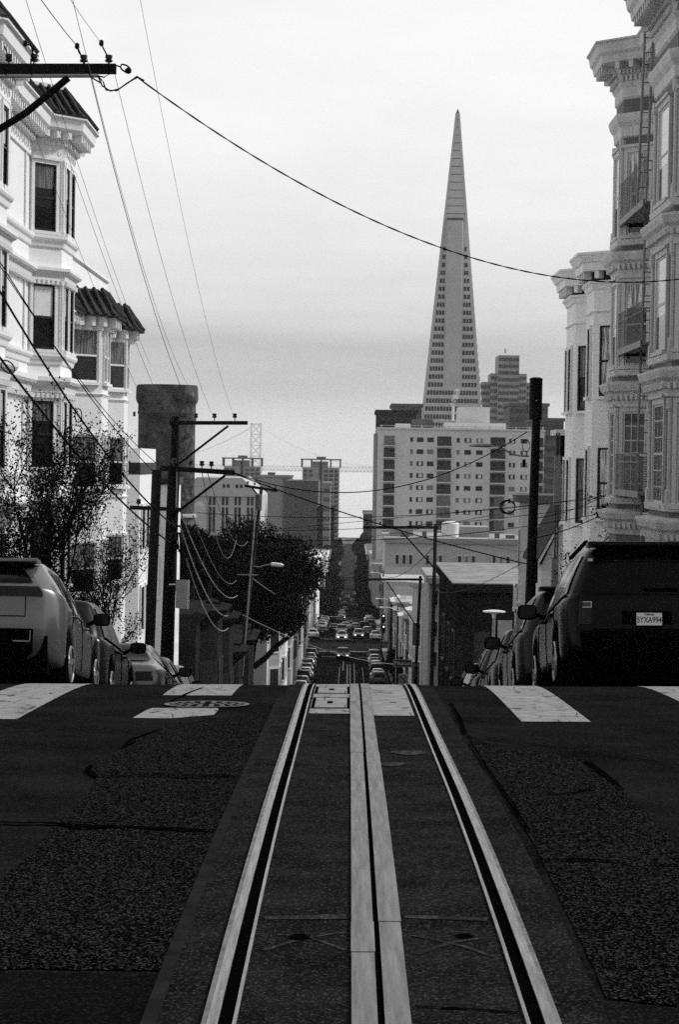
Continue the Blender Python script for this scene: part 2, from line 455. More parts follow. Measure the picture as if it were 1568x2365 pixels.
# crosswalk
def paint(x0, x1, d0, d1, lift=.013, m='road_paint', nx=3, name='crosswalk_stripe'):
    mb = MB(); ribbon(mb, x0, x1, d0, d1, lift, nx=nx); return mb.build(name, m, kind='structure')
for (x0, x1) in ((-5.0, -4.45), (-3.45, -2.76), (1.46, 2.04), (3.14, 3.72)):
    paint(x0, x1, 18.05, 24.3, .006)
paint(-1.79, -1.12, 20.95, 24.3, .006)
ground_poly('crosswalk_stripe', [(306, 1659), (340, 1640), (352, 1636), (500, 1636), (505, 1639), (494, 1652), (395, 1660)], .007, 'road_paint')
paint(TC + .101, TC + .45, 18.5, 24.3); paint(TC - .46, TC - .101, 18.7, 24.3)
for (p, q, wd) in (((395, 1661), (470, 1588), .02), ((1240, 1605), (1300, 1671), .015), ((360, 1642), (392, 1640), .02), ((340, 1661), (352, 1640), .02)):
    pass
def ground_line(name, px, wpx, lift, m):
    L = []; Rr = []
    pts = [G(*p) for p in px]
    fine = []
    for a, b in zip(pts, pts[1:]):
        n = max(1, int((b - a).length / .25))
        for k in range(n): fine.append(a + (b - a) * (k / n))
    fine.append(pts[-1])
    mb = MB()
    for i, p in enumerate(fine):
        t = (fine[min(i + 1, len(fine) - 1)] - fine[max(0, i - 1)]); t.z = 0; t.normalize()
        n = V((t.y, -t.x, 0)); wv = wpx * (.5 + rnd.random() * .8)
        for s_ in (-1, 1):
            q = p + n * s_ * wv / 2; mb.v.append(V((q.x, q.y, gz(q.y, q.x) + lift)))
    mb.f = [(2 * i, 2 * i + 1, 2 * i + 3, 2 * i + 2) for i in range(len(fine) - 1)]
    o = mb.build(name, m, kind='structure')
    me = o.data
    for f in me.polygons:
        if f.normal.z < 0: f.flip()
    return o
cracks = [([(205, 1785), (222, 1797), (330, 1795), (450, 1799), (560, 1796)], .035), ([(0, 1902), (60, 1905), (110, 1903), (190, 1918), (260, 1912), (330, 1915), (420, 1921), (490, 1920)], .05),
          ([(370, 1687), (300, 1712), (285, 1730)], .03), ([(210, 1770), (202, 1785), (214, 1796)], .03),
          ([(1076, 1700), (1130, 1723), (1200, 1727), (1280, 1738), (1340, 1745), (1440, 1752), (1568, 1770)], .018), ([(1355, 1762), (1390, 1787), (1440, 1828)], .05),
          ([(1265, 1838), (1320, 1835), (1370, 1824)], .03), ([(1245, 1990), (1330, 1987), (1440, 1993)], .025), ([(1500, 2000), (1568, 2002)], .03),
          ([(960, 2330), (1100, 2338), (1200, 2345)], .012), ([(1040, 1625), (1062, 1660), (1075, 1698)], .03), ([(395, 1601 + 20), (440, 1600), (468, 1590)], .03),
          ([(1085, 1715), (1150, 1810), (1225, 1925)], .012)]
for px, wd in cracks: ground_line('road_crack', jag(px, 3)[:-1] if len(px) > 2 else px, wd, .0135, 'crack')
for px, wd in (([(610, 2125), (800, 2122)], .10), ([(935, 2122), (1125, 2128)], .10), ([(607, 2200), (700, 2172), (800, 2158)], .025), ([(640, 2163), (720, 2172), (800, 2200)], .022),
               ([(950, 2165), (1010, 2178), (1075, 2192), (1140, 2215)], .025), ([(960, 2210), (1040, 2182), (1110, 2172)], .025)):
    ground_line('worn_road_marking', px, wd, .0125, 'worn_paint')
for (x, y, r) in ((945, 1741, .13), (905, 1768, .09), (1072, 2168, .035), (690, 2170, .04)):
    c = G(x, y); mb = MB()
    n = 18
    for rr, z in ((r, .0145), ): 
        mb.add([(c.x, c.y, gz(c.y, c.x) + z)] + [(c.x + rr * math.cos(k / n * 2 * PI) * (.8 + .4 * rnd.random()), c.y + 1.4 * rr * math.sin(k / n * 2 * PI) * (.8 + .4 * rnd.random()), 0) for k in range(n)], [(0, 1 + k, 1 + (k + 1) % n) for k in range(n)])
    for i in range(1, n + 1): mb.v[i].z = gz(mb.v[i].y, mb.v[i].x) + .0145
    mb.build('worn_spot', 'worn_paint' if y < 2000 else 'crack', kind='structure')
    if y < 2000:
        mb2 = MB(); mb2.add([c + (v - c) * .45 + V((0, 0, .004)) for v in mb.v], mb.f); mb2.build('worn_spot', 'crack', kind='structure')
# manhole cover
c = G(478, 1629); c.z = gz(c.y, c.x)
mh = thing('manhole_cover', 'round cast iron manhole cover set in the asphalt beside a broken crosswalk stripe', 'manhole', (c.x, c.y, c.z))
def tilt_ring(mb, r0, r1, z, n=40):
    vs = []
    for k in range(n):
        q = 2 * PI * k / n
        for r in (r0, r1):
            x = c.x + r * math.cos(q); y = c.y + r * math.sin(q); vs.append((x, y, gz(y, x) + z))
    mb.add(vs, [(2 * k, 2 * k + 1, 2 * ((k + 1) % n) + 1, 2 * ((k + 1) % n)) for k in range(n)])
mb = MB(); tilt_ring(mb, .345, .39, .016); mb.build('frame_ring', 'iron', mh)
mb = MB(); tilt_ring(mb, .001, .345, .0125); mb.build('lid', 'asphalt_smooth', mh)
mb = MB()
for r_ in (.1, .17, .24, .31):
    nb = int(r_ * 60)
    for k in range(nb):
        q = 2 * PI * k / nb; x = c.x + r_ * math.cos(q); y = c.y + r_ * math.sin(q)
        mb.bx(x - .02, x + .02, y - .02, y + .02, gz(y, x) + .0125, gz(y, x) + .02)
mb.build('tread_pattern', 'iron', mh)
# two access covers between the left rail and the slot
for d0, d1, lb in ((19.2, 20.6, 'square track access cover with a bolt hole, the nearer of two between rail and slot'), (21.1, 22.4, 'square track access cover with a bolt hole, the one nearer the crest')):
    x0, x1 = TC - .47, TC - .102
    t = thing('access_cover', lb, 'cover', ((x0 + x1) / 2, d0, gz(d0)), 'track access covers')
    mb = MB(); ribbon(mb, x0 + .05, x1 - .03, d0 + .12, d1 - .12, .019, .01); mb.build('lid', 'road_paint', t)
    mb = MB()
    for a, b, e, f in ((x0, x1, d0 + .03, d0 + .09), (x0, x1, d1 - .09, d1 - .03)): ribbon(mb, a, b, e, f, .018)
    ribbon(mb, x0 + .02, x0 + .045, d0 + .09, d1 - .09, .018); ribbon(mb, x1 - .025, x1 - .005, d0 + .09, d1 - .09, .018)
    mb.build('frame_gap', 'crack', t)
    mb = MB(); xm = (x0 + x1) / 2; dm = (d0 + d1) / 2; ribbon(mb, xm - .025, xm + .025, dm - .12, dm + .12, .022); mb.build('bolt_hole', 'crack', t)
# far markings on the hill road
for (x0, x1, d0, d1) in ((-.1, .05, 170, 268), (.25, .36, 170, 268), (.75, .86, 168, 270), (1.75, 1.82, 168, 262), (-1.0, -.9, 200, 262), (-.62, -.45, 255, 285)):
    mb = MB(); ribbon(mb, x0, x1, d0, d1, .006); mb.build('lane_marking', 'far_paint', kind='structure')
for (d0, d1, x0, x1) in ((284, 285, -3.4, -.9), (284, 285, 1.4, 4.2), (296, 296.7, -4, 4), (320, 320.7, -4, 4)):
    mb = MB(); ribbon(mb, x0, x1, d0, d1, .006); mb.build('stop_line', 'far_paint', kind='structure')
# ------------------------------------------------------------------ near houses
def facet(a, b, side):
    a, b = V((a[0], a[1])), V((b[0], b[1])); d = b - a; L = d.length; d /= L
    n = V((d.y, -d.x)) * (1 if side < 0 else -1)
    return a, d, n, L
def window(root, a, b, side, u0, u1, z0, z1, trim='white_trim', sash='sash_dark', glass='glass', cas=.1, rail=.5, head=True, shade=None, muntins=None,
           proud=.05, shade_frac=.5, sill=True, sw=.05):
    a, d, n, L = facet(a, b, side)
    def Q(u, o, z): p = a + d * u + n * o; return V((p.x, p.y, z))
    D = V((d.x, d.y, 0)); N_ = V((n.x, n.y, 0)); Z = V((0, 0, 1))
    mb = MB()
    def blk(m_, ua, ub, oa, ob, za, zb): m_.obox(Q(ua, oa, za), D * (ub - ua), N_ * (ob - oa), Z * (zb - za))
    c = cas
    blk(mb, u0 - c, u0, 0, proud + .03, z0, z1); blk(mb, u1, u1 + c, 0, proud + .03, z0, z1)
    blk(mb, u0 - c, u1 + c, 0, proud + .035, z1, z1 + c * 1.1)
    if head: blk(mb, u0 - c - .04, u1 + c + .04, 0, proud + .09, z1 + c * 1.1, z1 + c * 1.1 + .07)
    if sill: blk(mb, u0 - c - .03, u1 + c + .03, 0, proud + .1, z0 - .09, z0)
    wob = mb.build('window', trim, root)
    s = MB(); zr = z0 + (z1 - z0) * rail
    blk(s, u0, u0 + sw, .0, proud, z0, z1); blk(s, u1 - sw, u1, 0, proud, z0, z1); blk(s, u0 + sw, u1 - sw, 0, proud, z1 - sw, z1); blk(s, u0 + sw, u1 - sw, 0, proud, z0, z0 + sw * 1.3)
    if rail: blk(s, u0 + sw, u1 - sw, 0, proud - .004, zr - .03, zr + .03)
    if muntins:
        nu, nz = muntins
        for i in range(1, nu):
            u = u0 + sw + (u1 - u0 - 2 * sw) * i / nu; blk(s, u - .014, u + .014, 0, proud - .008, z0 + sw, z1 - sw)
        for i in range(1, nz):
            z = z0 + (z1 - z0) * i / nz; blk(s, u0 + sw, u1 - sw, 0, proud - .012, z - .014, z + .014)
    s.build('sash', sash, wob)
    g = MB(); g.obox(Q(u0 + sw, .0, z0 + sw * 1.3), D * (u1 - u0 - 2 * sw), N_ * .014, Z * (z1 - z0 - sw * 2.3)); g.build('pane', glass, wob)
    if shade:
        g = MB(); zz = z1 - (z1 - z0) * shade_frac
        g.obox(Q(u0 + sw, .0145, zz), D * (u1 - u0 - 2 * sw), N_ * .004, Z * (z1 - sw - zz)); g.build('blind', shade, wob)
    return wob
def wall_solid(root, pts, back, z0, z1, m, name='wall'):
    mb = MB(); mb.prism([(p[0], p[1]) for p in pts] + [(back, pts[-1][1]), (back, pts[0][1])], z0, z1); return mb.build(name, m, root)
def tile_roof(root, pts, side, o0, z0, o1, z1, m='tile', sp=.26):
    mb = MB(); mb.sweep(pts, side, [(o0, z0 + .03), (o0 - .02, z0 - .03), (o1 - .12, z1 - .1), (o1 - .1, z1)])
    r = mb.build('tile_roof', m, root)
    rb = MB()
    for i in range(len(pts) - 1):
        a, d, n, L = facet(pts[i], pts[i + 1], side)
        k = max(2, int(L / sp))
        for j in range(k + 1):
            u = L * j / k
            p0 = a + d * u + n * o0; p1 = a + d * u + n * (o1 + .0)
            A = V((p0.x, p0.y, z0 + .05)); B = V((p1.x, p1.y, z1 + .02)); q = 5
            rb.tube([A + (B - A) * (t / q) for t in range(q + 1)], [.075 - .012 * (t % 2) for t in range(q + 1)], 6)
    rb.build('tile_ridges', m, r)
    return r
LW = -8.65
# ---- white corner house with bays and a tiled mansard, left
A = thing('bay_window_house', 'white stuccoed house with bracketed cornice and dark tiled mansard behind the thin leaved trees', 'house', (LW, 50, gz(50)), 'bay windowed houses')
ptsA = [(LW, 36), (LW, 45.2), (-7.9, 46.0), (-7.9, 50.1), (LW, 50.9), (LW, 58.55), (-7.88, 59.45), (-7.88, 61.8), (LW, 62.5), (LW, 63.4)]
wall_solid(A, ptsA, -20, -12, 9.0, 'white_stucco')
co = MB(); co.sweep(ptsA, -1, [(0, 8.05), (.06, 8.08), (.06, 8.42), (.12, 8.46), (.14, 8.6), (0.14, 8.78), (.5, 8.8), (.56, 8.86), (.6, 9.1), (.68, 9.14), (.68, 9.18), (0, 9.18)])
co = co.build('cornice', 'white_trim', A)
b = MB(); b.along(ptsA, -1, .34, .12, .5, 8.6, 8.79, .13); b.along(ptsA, -1, .17, .1, .19, 8.46, 8.56, .08); b.build('bracket_course', 'white_trim', co)
fr = MB()
for i in range(len(ptsA) - 1):            # scrolled frieze ornament
    a_, d_, n_, L_ = facet(ptsA[i], ptsA[i + 1], -1)
    for j in range(int(L_ / .22)):
        u = (j + .5) * .22; p = a_ + d_ * u + n_ * .065
        fr.tube([V((p.x + d_.x * .07 * math.cos(q * .7) * (1 - q * .1), p.y + d_.y * .07 * math.cos(q * .7) * (1 - q * .1), 8.26 + .1 * math.sin(q * .7) * (1 - q * .1) * (1 if j % 2 else -1))) for q in range(8)], .014, 4)
fr.build('frieze_ornament', 'white_trim', co)
tile_roof(A, ptsA, -1, .66, 9.22, .02, 10.02)
mb = MB(); mb.sweep(ptsA, -1, [(-.3, 9.9), (.02, 9.98), (.06, 10.0), (.06, 10.1), (-.3, 10.1)]); mb.build('roof_ridge', 'white_trim', A)
def band(root, pts, side, z0, z1, o, m, name='string_course', dent=None):
    h = z1 - z0
    mb = MB(); mb.sweep(pts, side, [(0, z0), (o * .35, z0 + .02), (o * .5, z0 + h * .4), (o * .85, z0 + h * .55), (o, z0 + h * .7), (o, z1 - .02), (0, z1)])
    bo = mb.build(name, m, root)
    if dent:
        d = MB(); d.along(pts, side, dent, 0.0, o * .6, z0 - .13, z0 - .005, dent * .55); d.build('dentil_course', m, bo)
    return bo
for z0, z1, o in ((5.68, 6.02, .16), (4.8, 5.14, .26), (2.5, 2.82, .16), (1.72, 2.18, .3), (-.75, -.4, .16), (-1.5, -1.1, .3)):
    band(A, ptsA, -1, z0, z1, o, 'white_trim', dent=.15 if o > .2 else None)
for zi, (z0, z1) in enumerate(((6.1, 7.92), (2.9, 4.66), (-.3, 1.5), (-3.6, -1.8))):
    window(A, ptsA[5], ptsA[6], -1, .12, .9, z0, z1, shade=('shade' if zi == 1 else 'lace_dark'), shade_frac=(.36, .52, .3, .4)[zi])
    window(A, ptsA[1], ptsA[2], -1, .2, .86, z0, z1, shade='lace', shade_frac=.4)
    for (p, q, us) in ((ptsA[2], ptsA[3], ((.3, 1.0), (1.5, 2.5), (3.0, 3.75))), (ptsA[6], ptsA[7], ((.22, .95), (1.35, 2.1)))):
        for ui, (u0, u1) in enumerate(us): window(A, p, q, -1, u0, u1, z0, z1, shade='lace' if ui != 1 else None, shade_frac=.45, head=False)
    # raised panel on the flat wall between the bays
    a_, d_, n_, L_ = facet(ptsA[4], ptsA[5], -1)
    mb = MB()
    for (u0, u1, za, zb) in ((2.2, 2.32, z0 - .1, z1 + .15), (6.7, 6.82, z0 - .1, z1 + .15), (2.2, 6.82, z1 + .15, z1 + .27), (2.2, 6.82, z0 - .22, z0 - .1)):
        p = a_ + d_ * u0; mb.obox((p.x, p.y, za), (d_.x * (u1 - u0), d_.y * (u1 - u0), 0), (n_.x * .05, n_.y * .05, 0), (0, 0, zb - za))
    mb.build('wall_panel', 'white_trim', A)
for p in (ptsA[2], ptsA[3], ptsA[6], ptsA[7]):
    for z0, z1 in ((6.02, 8.05), (2.82, 4.8), (-.4, 1.72)): mb = MB(); mb.lathe([(.07, z0), (.09, z0 + .1), (.065, z0 + .2), (.06, z1 - .2), (.09, z1 - .08), (.1, z1)], (p[0], p[1], 0), 8); mb.build('pilaster', 'white_trim', A)
# ---- second house
Bh = thing('bay_window_house', 'pale house with dark tiled eaves roof between the white mansard house and the round tower', 'house', (-8.75, 70, gz(70)), 'bay windowed houses')
ptsB = [(-8.8, 63.42), (-8.8, 67.5), (-7.85, 68.55), (-7.85, 70.4), (-8.62, 71.2), (-8.62, 74.4), (-7.85, 75.35), (-7.85, 76.6), (-8.75, 77.4), (-8.75, 79)]
wall_solid(Bh, ptsB, -20, -14, 4.5, 'white_stucco')
mb = MB(); mb.prism([(-8.9, 63.45), (-8.9, 79), (-14, 79), (-14, 63.45)], 4.5, 6.4); mb.build('parapet', 'white_stucco', Bh)
mb = MB(); mb.sweep([(-8.9, 63.6), (-8.9, 79)], -1, [(0, 6.3), (.1, 6.34), (.1, 6.44), (-.3, 6.44)]); mb.build('coping', 'white_trim', Bh)
tile_roof(Bh, ptsB, -1, .55, 4.42, -.05, 5.3, sp=.3)
mb = MB(); mb.along(ptsB, -1, .45, .0, .42, 4.1, 4.4, .14); mb.along(ptsB, -1, .45, .0, .26, 3.98, 4.1, .14); mb.build('bracket_course', 'white_trim', Bh)
for zi, (z0, z1) in enumerate(((2.35, 4.02), (-1.0, .68), (-4.3, -2.7))):
    for (p, q) in ((ptsB[1], ptsB[2]), (ptsB[5], ptsB[6])):
        window(Bh, p, q, -1, .08, 1.22, z0, z1, sash='white_trim', shade='lace_dark' , shade_frac=.5, cas=.07, head=False)
    window(Bh, ptsB[2], ptsB[3], -1, .2, .85, z0, z1, sash='white_trim', shade='lace', cas=.07, head=False); window(Bh, ptsB[2], ptsB[3], -1, 1.05, 1.65, z0, z1, sash='white_trim', cas=.07, head=False)
    window(Bh, ptsB[6], ptsB[7], -1, .25, .95, z0, z1, sash='white_trim', shade='lace', cas=.07, head=False)
for z in (1.9, -1.45): band(Bh, ptsB, -1, z, z + .12, .06, 'white_trim')
# ---- small white block with black bands, then a lower one
Ch = thing('banded_house', 'narrow flat topped white house with a black horizontal band, left of the tall pole', 'house', (-7.9, 82, gz(82)))
wall_solid(Ch, [(-7.75, 79.6), (-7.75, 86)], -12, -15, .35, 'white_stucco')
mb = MB(); mb.sweep([(-12, 79.6), (-7.75, 79.6), (-7.75, 86)], -1, [(0, -.62), (.02, -.62), (.02, -.18), (0, -.18)]); mb.build('black_band', 'sash_dark', Ch)
for z0, z1 in ((-3.4, -1.8), (-6.4, -4.8)):
    for u in (.5, 2.2, 3.9): window(Ch, (-7.75, 79.6), (-7.75, 86), -1, u, u + 1.0, z0, z1, cas=.08, head=False)
    for u in (1.1, 2.6): window(Ch, (-12, 79.6), (-7.75, 79.6), -1, u, u + .9, z0, z1, cas=.08, head=False)
Dh = thing('banded_house', 'low white house with dark window strip, half hidden by the pole beyond the banded house', 'house', (-7.9, 92, gz(92)))
wall_solid(Dh, [(-7.6, 90), (-7.6, 97)], -12, -16, -1.1, 'white_stucco')
mb = MB(); mb.sweep([(-12, 90), (-7.6, 90), (-7.6, 97)], -1, [(0, -1.1), (.12, -1.1), (.12, -.85), (0, -.85)]); mb.build('coping', 'sash_dark', Dh)
for z0, z1 in ((-3.0, -1.9), (-5.8, -4.2)):
    window(Dh, (-12, 90), (-7.6, 90), -1, 2.6, 4.0, z0, z1, cas=.1, head=False)
    for u in (.6, 3.0): window(Dh, (-7.6, 90), (-7.6, 97), -1, u, u + 1.4, z0, z1, cas=.1, head=False)

A.location.x -= .13; Bh.location.x -= .07
# ---- grey timber house with fire escape, right
RW = 7.95
H = thing('timber_bay_house', 'grey clapboard bay house with dentil cornices and iron fire escape at the right', 'house', (RW, 50, gz(50)), 'bay windowed houses')
ptsH = [(RW, 40), (RW, 47.0), (7.05, 47.9), (7.05, 51.1), (RW - .02, 52.1), (RW - .02, 56.0), (7.0, 56.95), (7.0, 58.5), (RW, 59.4), (RW, 60.3)]
wall_solid(H, ptsH, 22, -12, 11.0, 'grey_siding')
co = MB(); co.sweep(ptsH, 1, [(0, 9.55), (.05, 9.6), (.05, 9.85), (.12, 9.95), (.12, 10.12), (.16, 10.2), (.22, 10.36), (.24, 10.4), (.6, 10.45), (.63, 10.62), (.7, 10.7), (.74, 10.92), (.8, 10.96), (.8, 11.0), (0, 11.1)])
co = co.build('cornice', 'grey_trim', H)
b = MB(); b.along(ptsH, 1, .34, .22, .58, 10.26, 10.46, .14); b.along(ptsH, 1, .14, .1, .2, 10.0, 10.13, .08); b.along(ptsH, 1, .12, .16, .26, 10.18, 10.3, .07); b.build('bracket_course', 'grey_trim', co)
mb = MB(); mb.sweep(ptsH, 1, [(0, 8.55), (.05, 8.58), (.07, 8.82), (.16, 8.95), (.2, 9.1), (.2, 9.16), (0, 9.2)]); mb.build('frieze_moulding', 'grey_trim', H)
FL = [(6.0, 8.15), (2.6, 4.75), (-.85, 1.4), (-4.6, -2.7)]
for z1, dz in ((5.55, 0), (2.15, 0), (-1.2, 0)):
    # heavy belt cornice over each storey
    zt_ = z1
    mb = MB(); mb.sweep(ptsH, 1, [(0, zt_ - .62), (.06, zt_ - .6), (.08, zt_ - .45), (.14, zt_ - .4), (.17, zt_ - .28), (.26, zt_ - .2), (.31, zt_ - .05), (.31, zt_), (0, zt_ + .06)])
    bo = mb.build('belt_cornice', 'grey_trim', H)
    d = MB(); d.along(ptsH, 1, .15, .05, .2, zt_ - .44, zt_ - .31, .085); d.build('dentil_course', 'grey_trim', bo)
    mb = MB(); mb.sweep(ptsH, 1, [(0, zt_ + .18), (.1, zt_ + .2), (.12, zt_ + .34), (.06, zt_ + .36), (0, zt_ + .36)]); mb.build('sill_course', 'grey_trim', H)
for p in (ptsH[2], ptsH[3], ptsH[6], ptsH[7]):
    for z0, z1 in ((5.9, 8.5), (2.5, 4.92), (-.85, 1.5)): mb = MB(); mb.lathe([(.1, z0), (.1, z0 + .3), (.06, z0 + .34), (.06, z1 - .3), (.1, z1 - .22), (.1, z1)], (p[0], p[1], 0), 8); mb.build('pilaster', 'grey_trim', H)
for zi, (z0, z1) in enumerate(FL):
    mu = (3, 6) if zi == 2 else None; sh = 'grey_trim'
    k = dict(trim='grey_trim', sash='grey_trim', cas=.12, proud=.035)
    for (i, us) in ((6, ((.3, 1.25),)), (2, ((.75, 2.35),))):
        for u0, u1 in us:
            window(H, ptsH[i], ptsH[i + 1], 1, u0, u1, z0, z1, muntins=mu, shade=None if mu else 'shade', shade_frac=.62, **k)
    window(H, ptsH[5], ptsH[6], 1, .38, 1.12, z0, z1, muntins=mu, glass='glass', shade='lace' if not mu else None, shade_frac=.85 if zi != 1 else .3, **k)
    window(H, ptsH[1], ptsH[2], 1, .3, 1.05, z0, z1, muntins=mu, shade=None if mu else 'lace_dark', shade_frac=.6, **k)
    window(H, ptsH[4], ptsH[5], 1, 1.2, 2.6, z0 - .3, z1, muntins=(2, 4), **k)
# fire escape
fx0, fx1, fd0, fd1 = 6.95, 7.95, 52.3, 57.2
fe = bpy.data.objects.new('fire_escape', None); COL.objects.link(fe); fe.parent = H
for zb in (6.3, 2.92, -.72):
    mb = MB(); mb.bx(fx0, fx1, fd0, fd1, zb, zb + .06); mb.bx(fx0 - .02, fx0 + .03, fd0, fd1, zb - .06, zb + .1)
    for yy in (fd0 + .5, fd1 - .5): mb.tube([(fx1, yy, zb - .7), (fx0 + .1, yy, zb)], .02, 4)
    for h in (.45 , .8, 1.02):
        if h == .45: continue
        mb.tube([(fx1, fd0, zb + h), (fx0, fd0, zb + h), (fx0, fd1, zb + h), (fx1, fd1, zb + h)], .016, 4)
    n = int((fd1 - fd0) / .17)
    for j in range(n + 1):
        y = fd0 + (fd1 - fd0) * j / n; mb.bx(fx0 - .006, fx0 + .006, y - .006, y + .006, zb, zb + 1.02)
    for j in range(5):
        x = fx0 + (fx1 - fx0) * j / 5
        for yy in (fd0, fd1): mb.bx(x - .009, x + .009, yy - .009, yy + .009, zb, zb + 1.02)
    if zb < 0:
        for j in range(14): mb.bx(fx0 + .05, fx1, fd0 + .03, fd0 + .06, zb + .08 + j * .06, zb + .11 + j * .06)
    mb.build('balcony', 'grey_iron', fe)
def ladder(p0, p1, w, name='ladder'):
    mb = MB(); p0, p1 = V(p0), V(p1); a = V((w, 0, 0))
    mb.tube([p0, p1], .035, 5); mb.tube([p0 + a, p1 + a], .035, 5)
    n = int((p1 - p0).length / .34)
    for j in range(1, n): 
        q = p0 + (p1 - p0) * (j / n); mb.tube([q, q + a], .014, 4)
    mb.build(name, 'grey_iron', fe)
ladder((6.78, 52.1, 6.3), (6.9, 52.1, 11.3), .2)
ladder((7.05, 52.9, 2.95), (7.3, 54.6, 6.32), .3)
ladder((6.98, 52.9, -.7), (7.28, 54.8, 2.95), .3)
mb = MB(); mb.tube([(7.55, 56.0, -.7), (7.55, 56.0, -6)], .05, 6); mb.build('drop_pole', 'grey_iron', fe)
mb = MB(); mb.tube([(7.05, 57.6, .7), (7.3, 57.6, .7), (7.3, 57.6, .05), (7.6, 57.4, .02)], .035, 6); mb.build('vent_pipe', 'black_iron', H)

# ---- pale stucco house with two bays, right
K = thing('stucco_bay_house', 'plain pale stucco house with two bays and bracketed cornice left of the clapboard house', 'house', (7.9, 66, gz(66)), 'bay windowed houses')
ptsK = [(7.95, 60.4), (7.95, 62.55), (7.05, 63.5), (7.05, 65.5), (7.8, 66.3), (7.8, 68.0), (7.05, 68.9), (7.05, 71.5), (7.9, 72.4), (7.9, 73.4)]
wall_solid(K, ptsK, 20, -14, 6.2, 'cream_stucco')
co = MB(); co.sweep(ptsK, 1, [(0, 5.1), (.05, 5.12), (.09, 5.24), (.16, 5.3), (.16, 5.36), (.06, 5.36), (.06, 5.62), (.34, 5.64), (.36, 5.86), (.42, 5.9), (.5, 6.06), (.54, 6.1), (.54, 6.16), (0, 6.26)])
co = co.build('cornice', 'cream_stucco', K)
b = MB(); b.along(ptsK, 1, .5, .06, .3, 5.42, 5.63, .16); b.build('bracket_course', 'cream_stucco', co)
mb = MB(); mb.sweep(ptsK, 1, [(.061, 5.37), (.075, 5.37), (.075, 5.62), (.061, 5.62)]); mb.build('frieze_shadow', 'dark_trim', K)  # dark strip paints the shadow under the soffit onto the frieze
band(K, ptsK, 1, 4.42, 4.5, .07, 'cream_stucco')
for zi, (z0, z1) in enumerate(((2.0, 4.0), (-1.55, .45), (-5.4, -3.2))):
    k = dict(trim='cream_stucco', cas=.09, head=False)
    window(K, ptsK[6], ptsK[7], 1, .5, 1.3, z0 - .3, z1 - .3, **k)
    window(K, ptsK[6], ptsK[7], 1, 1.7, 2.3, z0 - .3, z1 - .3, **k)
    window(K, ptsK[5], ptsK[6], 1, .4, .95, z0 - .3, z1 - .25, shade='lace_dark', **k)
    window(K, ptsK[2], ptsK[3], 1, .4, 1.05, z0, z1, shade='lace_dark', shade_frac=.5, **k)
    window(K, ptsK[1], ptsK[2], 1, .42, 1.02, z0, z1 + .05, shade='lace', shade_frac=.9, **k)
# ---- house slice and gabled cottage beyond it
q = thing('dark_eaved_house', 'narrow dark walled house with a projecting flat eave just past the stucco house', 'house', (7.6, 76, gz(76)))
wall_solid(q, [(8.05, 74.2), (8.05, 80)], 15, -14, 1.0, 'dark_wall'); mb = MB(); mb.bx(7.22, 8.05, 75, 76.4, .0, 1.0); mb.build('upper_bay', 'dark_wall', q)
mb = MB(); mb.bx(7.05, 8.3, 74.7, 76.7, 1.0, 1.2); mb.build('eave', 'grey_trim', q)
for u in (1.0, 3.2): window(q, (8.05, 74.2), (8.05, 80), 1, u, u + .9, -2.6, -.8, trim='grey_trim', head=False)
g = thing('gabled_cottage', 'steep shingle roofed cottage with pale clapboard gable behind the black pole', 'house', (8.5, 92, gz(92)))
d0, d1, xe, xr, ze, zr = 92, 99, 7.95, 9.6, -4.3, -1.2
mb = MB(); mb.prism([(xe + .25, d0 + .3), (xe + .25, d1), (11.0, d1), (11.0, d0 + .3)], -17, ze); mb.v += []; 
mb.add([(xe + .25, d0 + .3, ze), (11.0, d0 + .3, ze), (xr, d0 + .3, zr - .15), (xe + .25, d1, ze), (11.0, d1, ze), (xr, d1, zr - .15)], [(0, 1, 2), (5, 4, 3)])
mb.build('wall', 'light_siding', g)
mb = MB(); 
for s_, xx in ((1, xe), (-1, 2 * xr - xe)):
    mb.obox((xx, d0, ze), (xr - xx, 0, zr - ze), (0, d1 - d0 + .2, 0), (0, 0, .14))
mb.build('roof', 'grey_shingle', g)
mb = MB(); mb.obox((xe + .02, d0 - .04, ze - .12), (xr - xe, 0, zr - ze), (0, .05, 0), (0, 0, .2)); mb.build('rake_board', 'grey_trim', g)
for z0, z1 in ((-8.4, -6.6), (-12, -10)): window(g, (xe + .25, d0 + .3), (11, d0 + .3), -1, .35, 1.3, z0, z1, trim='grey_trim', head=False)
g = thing('flat_roofed_house', 'pale house with dark flat cornice beside the black pole, above the shingle roof', 'house', (8.4, 105, gz(105)))
wall_solid(g, [(8.3, 104), (8.3, 106.2)], 18, -19, -1.65, 'pale_wall')
mb = MB(); mb.sweep([(18, 104), (8.3, 104), (8.3, 106.2)], 1, [(0, -1.9), (.3, -1.85), (.35, -1.5), (0, -1.4)]); mb.build('cornice', 'mid_wall', g)
for z0, z1 in ((-5, -3.2), (-8.6, -6.8)):
    window(g, (8.3, 104), (8.3, 106.2), 1, .6, 1.4, z0, z1, trim='grey_trim', head=False)
cg = bpy.data.objects['gabled_cottage']; mb = MB()
mb.bx(7.55, 8.25, 98.2, 99.6, -6.75, -6.6); mb.bx(7.55, 8.25, 98.2, 98.25, -5.6, -5.52); mb.bx(7.55, 7.6, 98.2, 99.6, -5.6, -5.52); mb.bx(7.55, 7.62, 98.2, 98.27, -14, -5.5)
for j in range(6): mb.bx(7.62 + j * .11, 7.65 + j * .11, 98.21, 98.24, -6.6, -5.6); mb.bx(7.56, 7.59, 98.4 + j * .2, 98.43 + j * .2, -6.6, -5.6)
mb.build('balcony', 'grey_trim', cg)
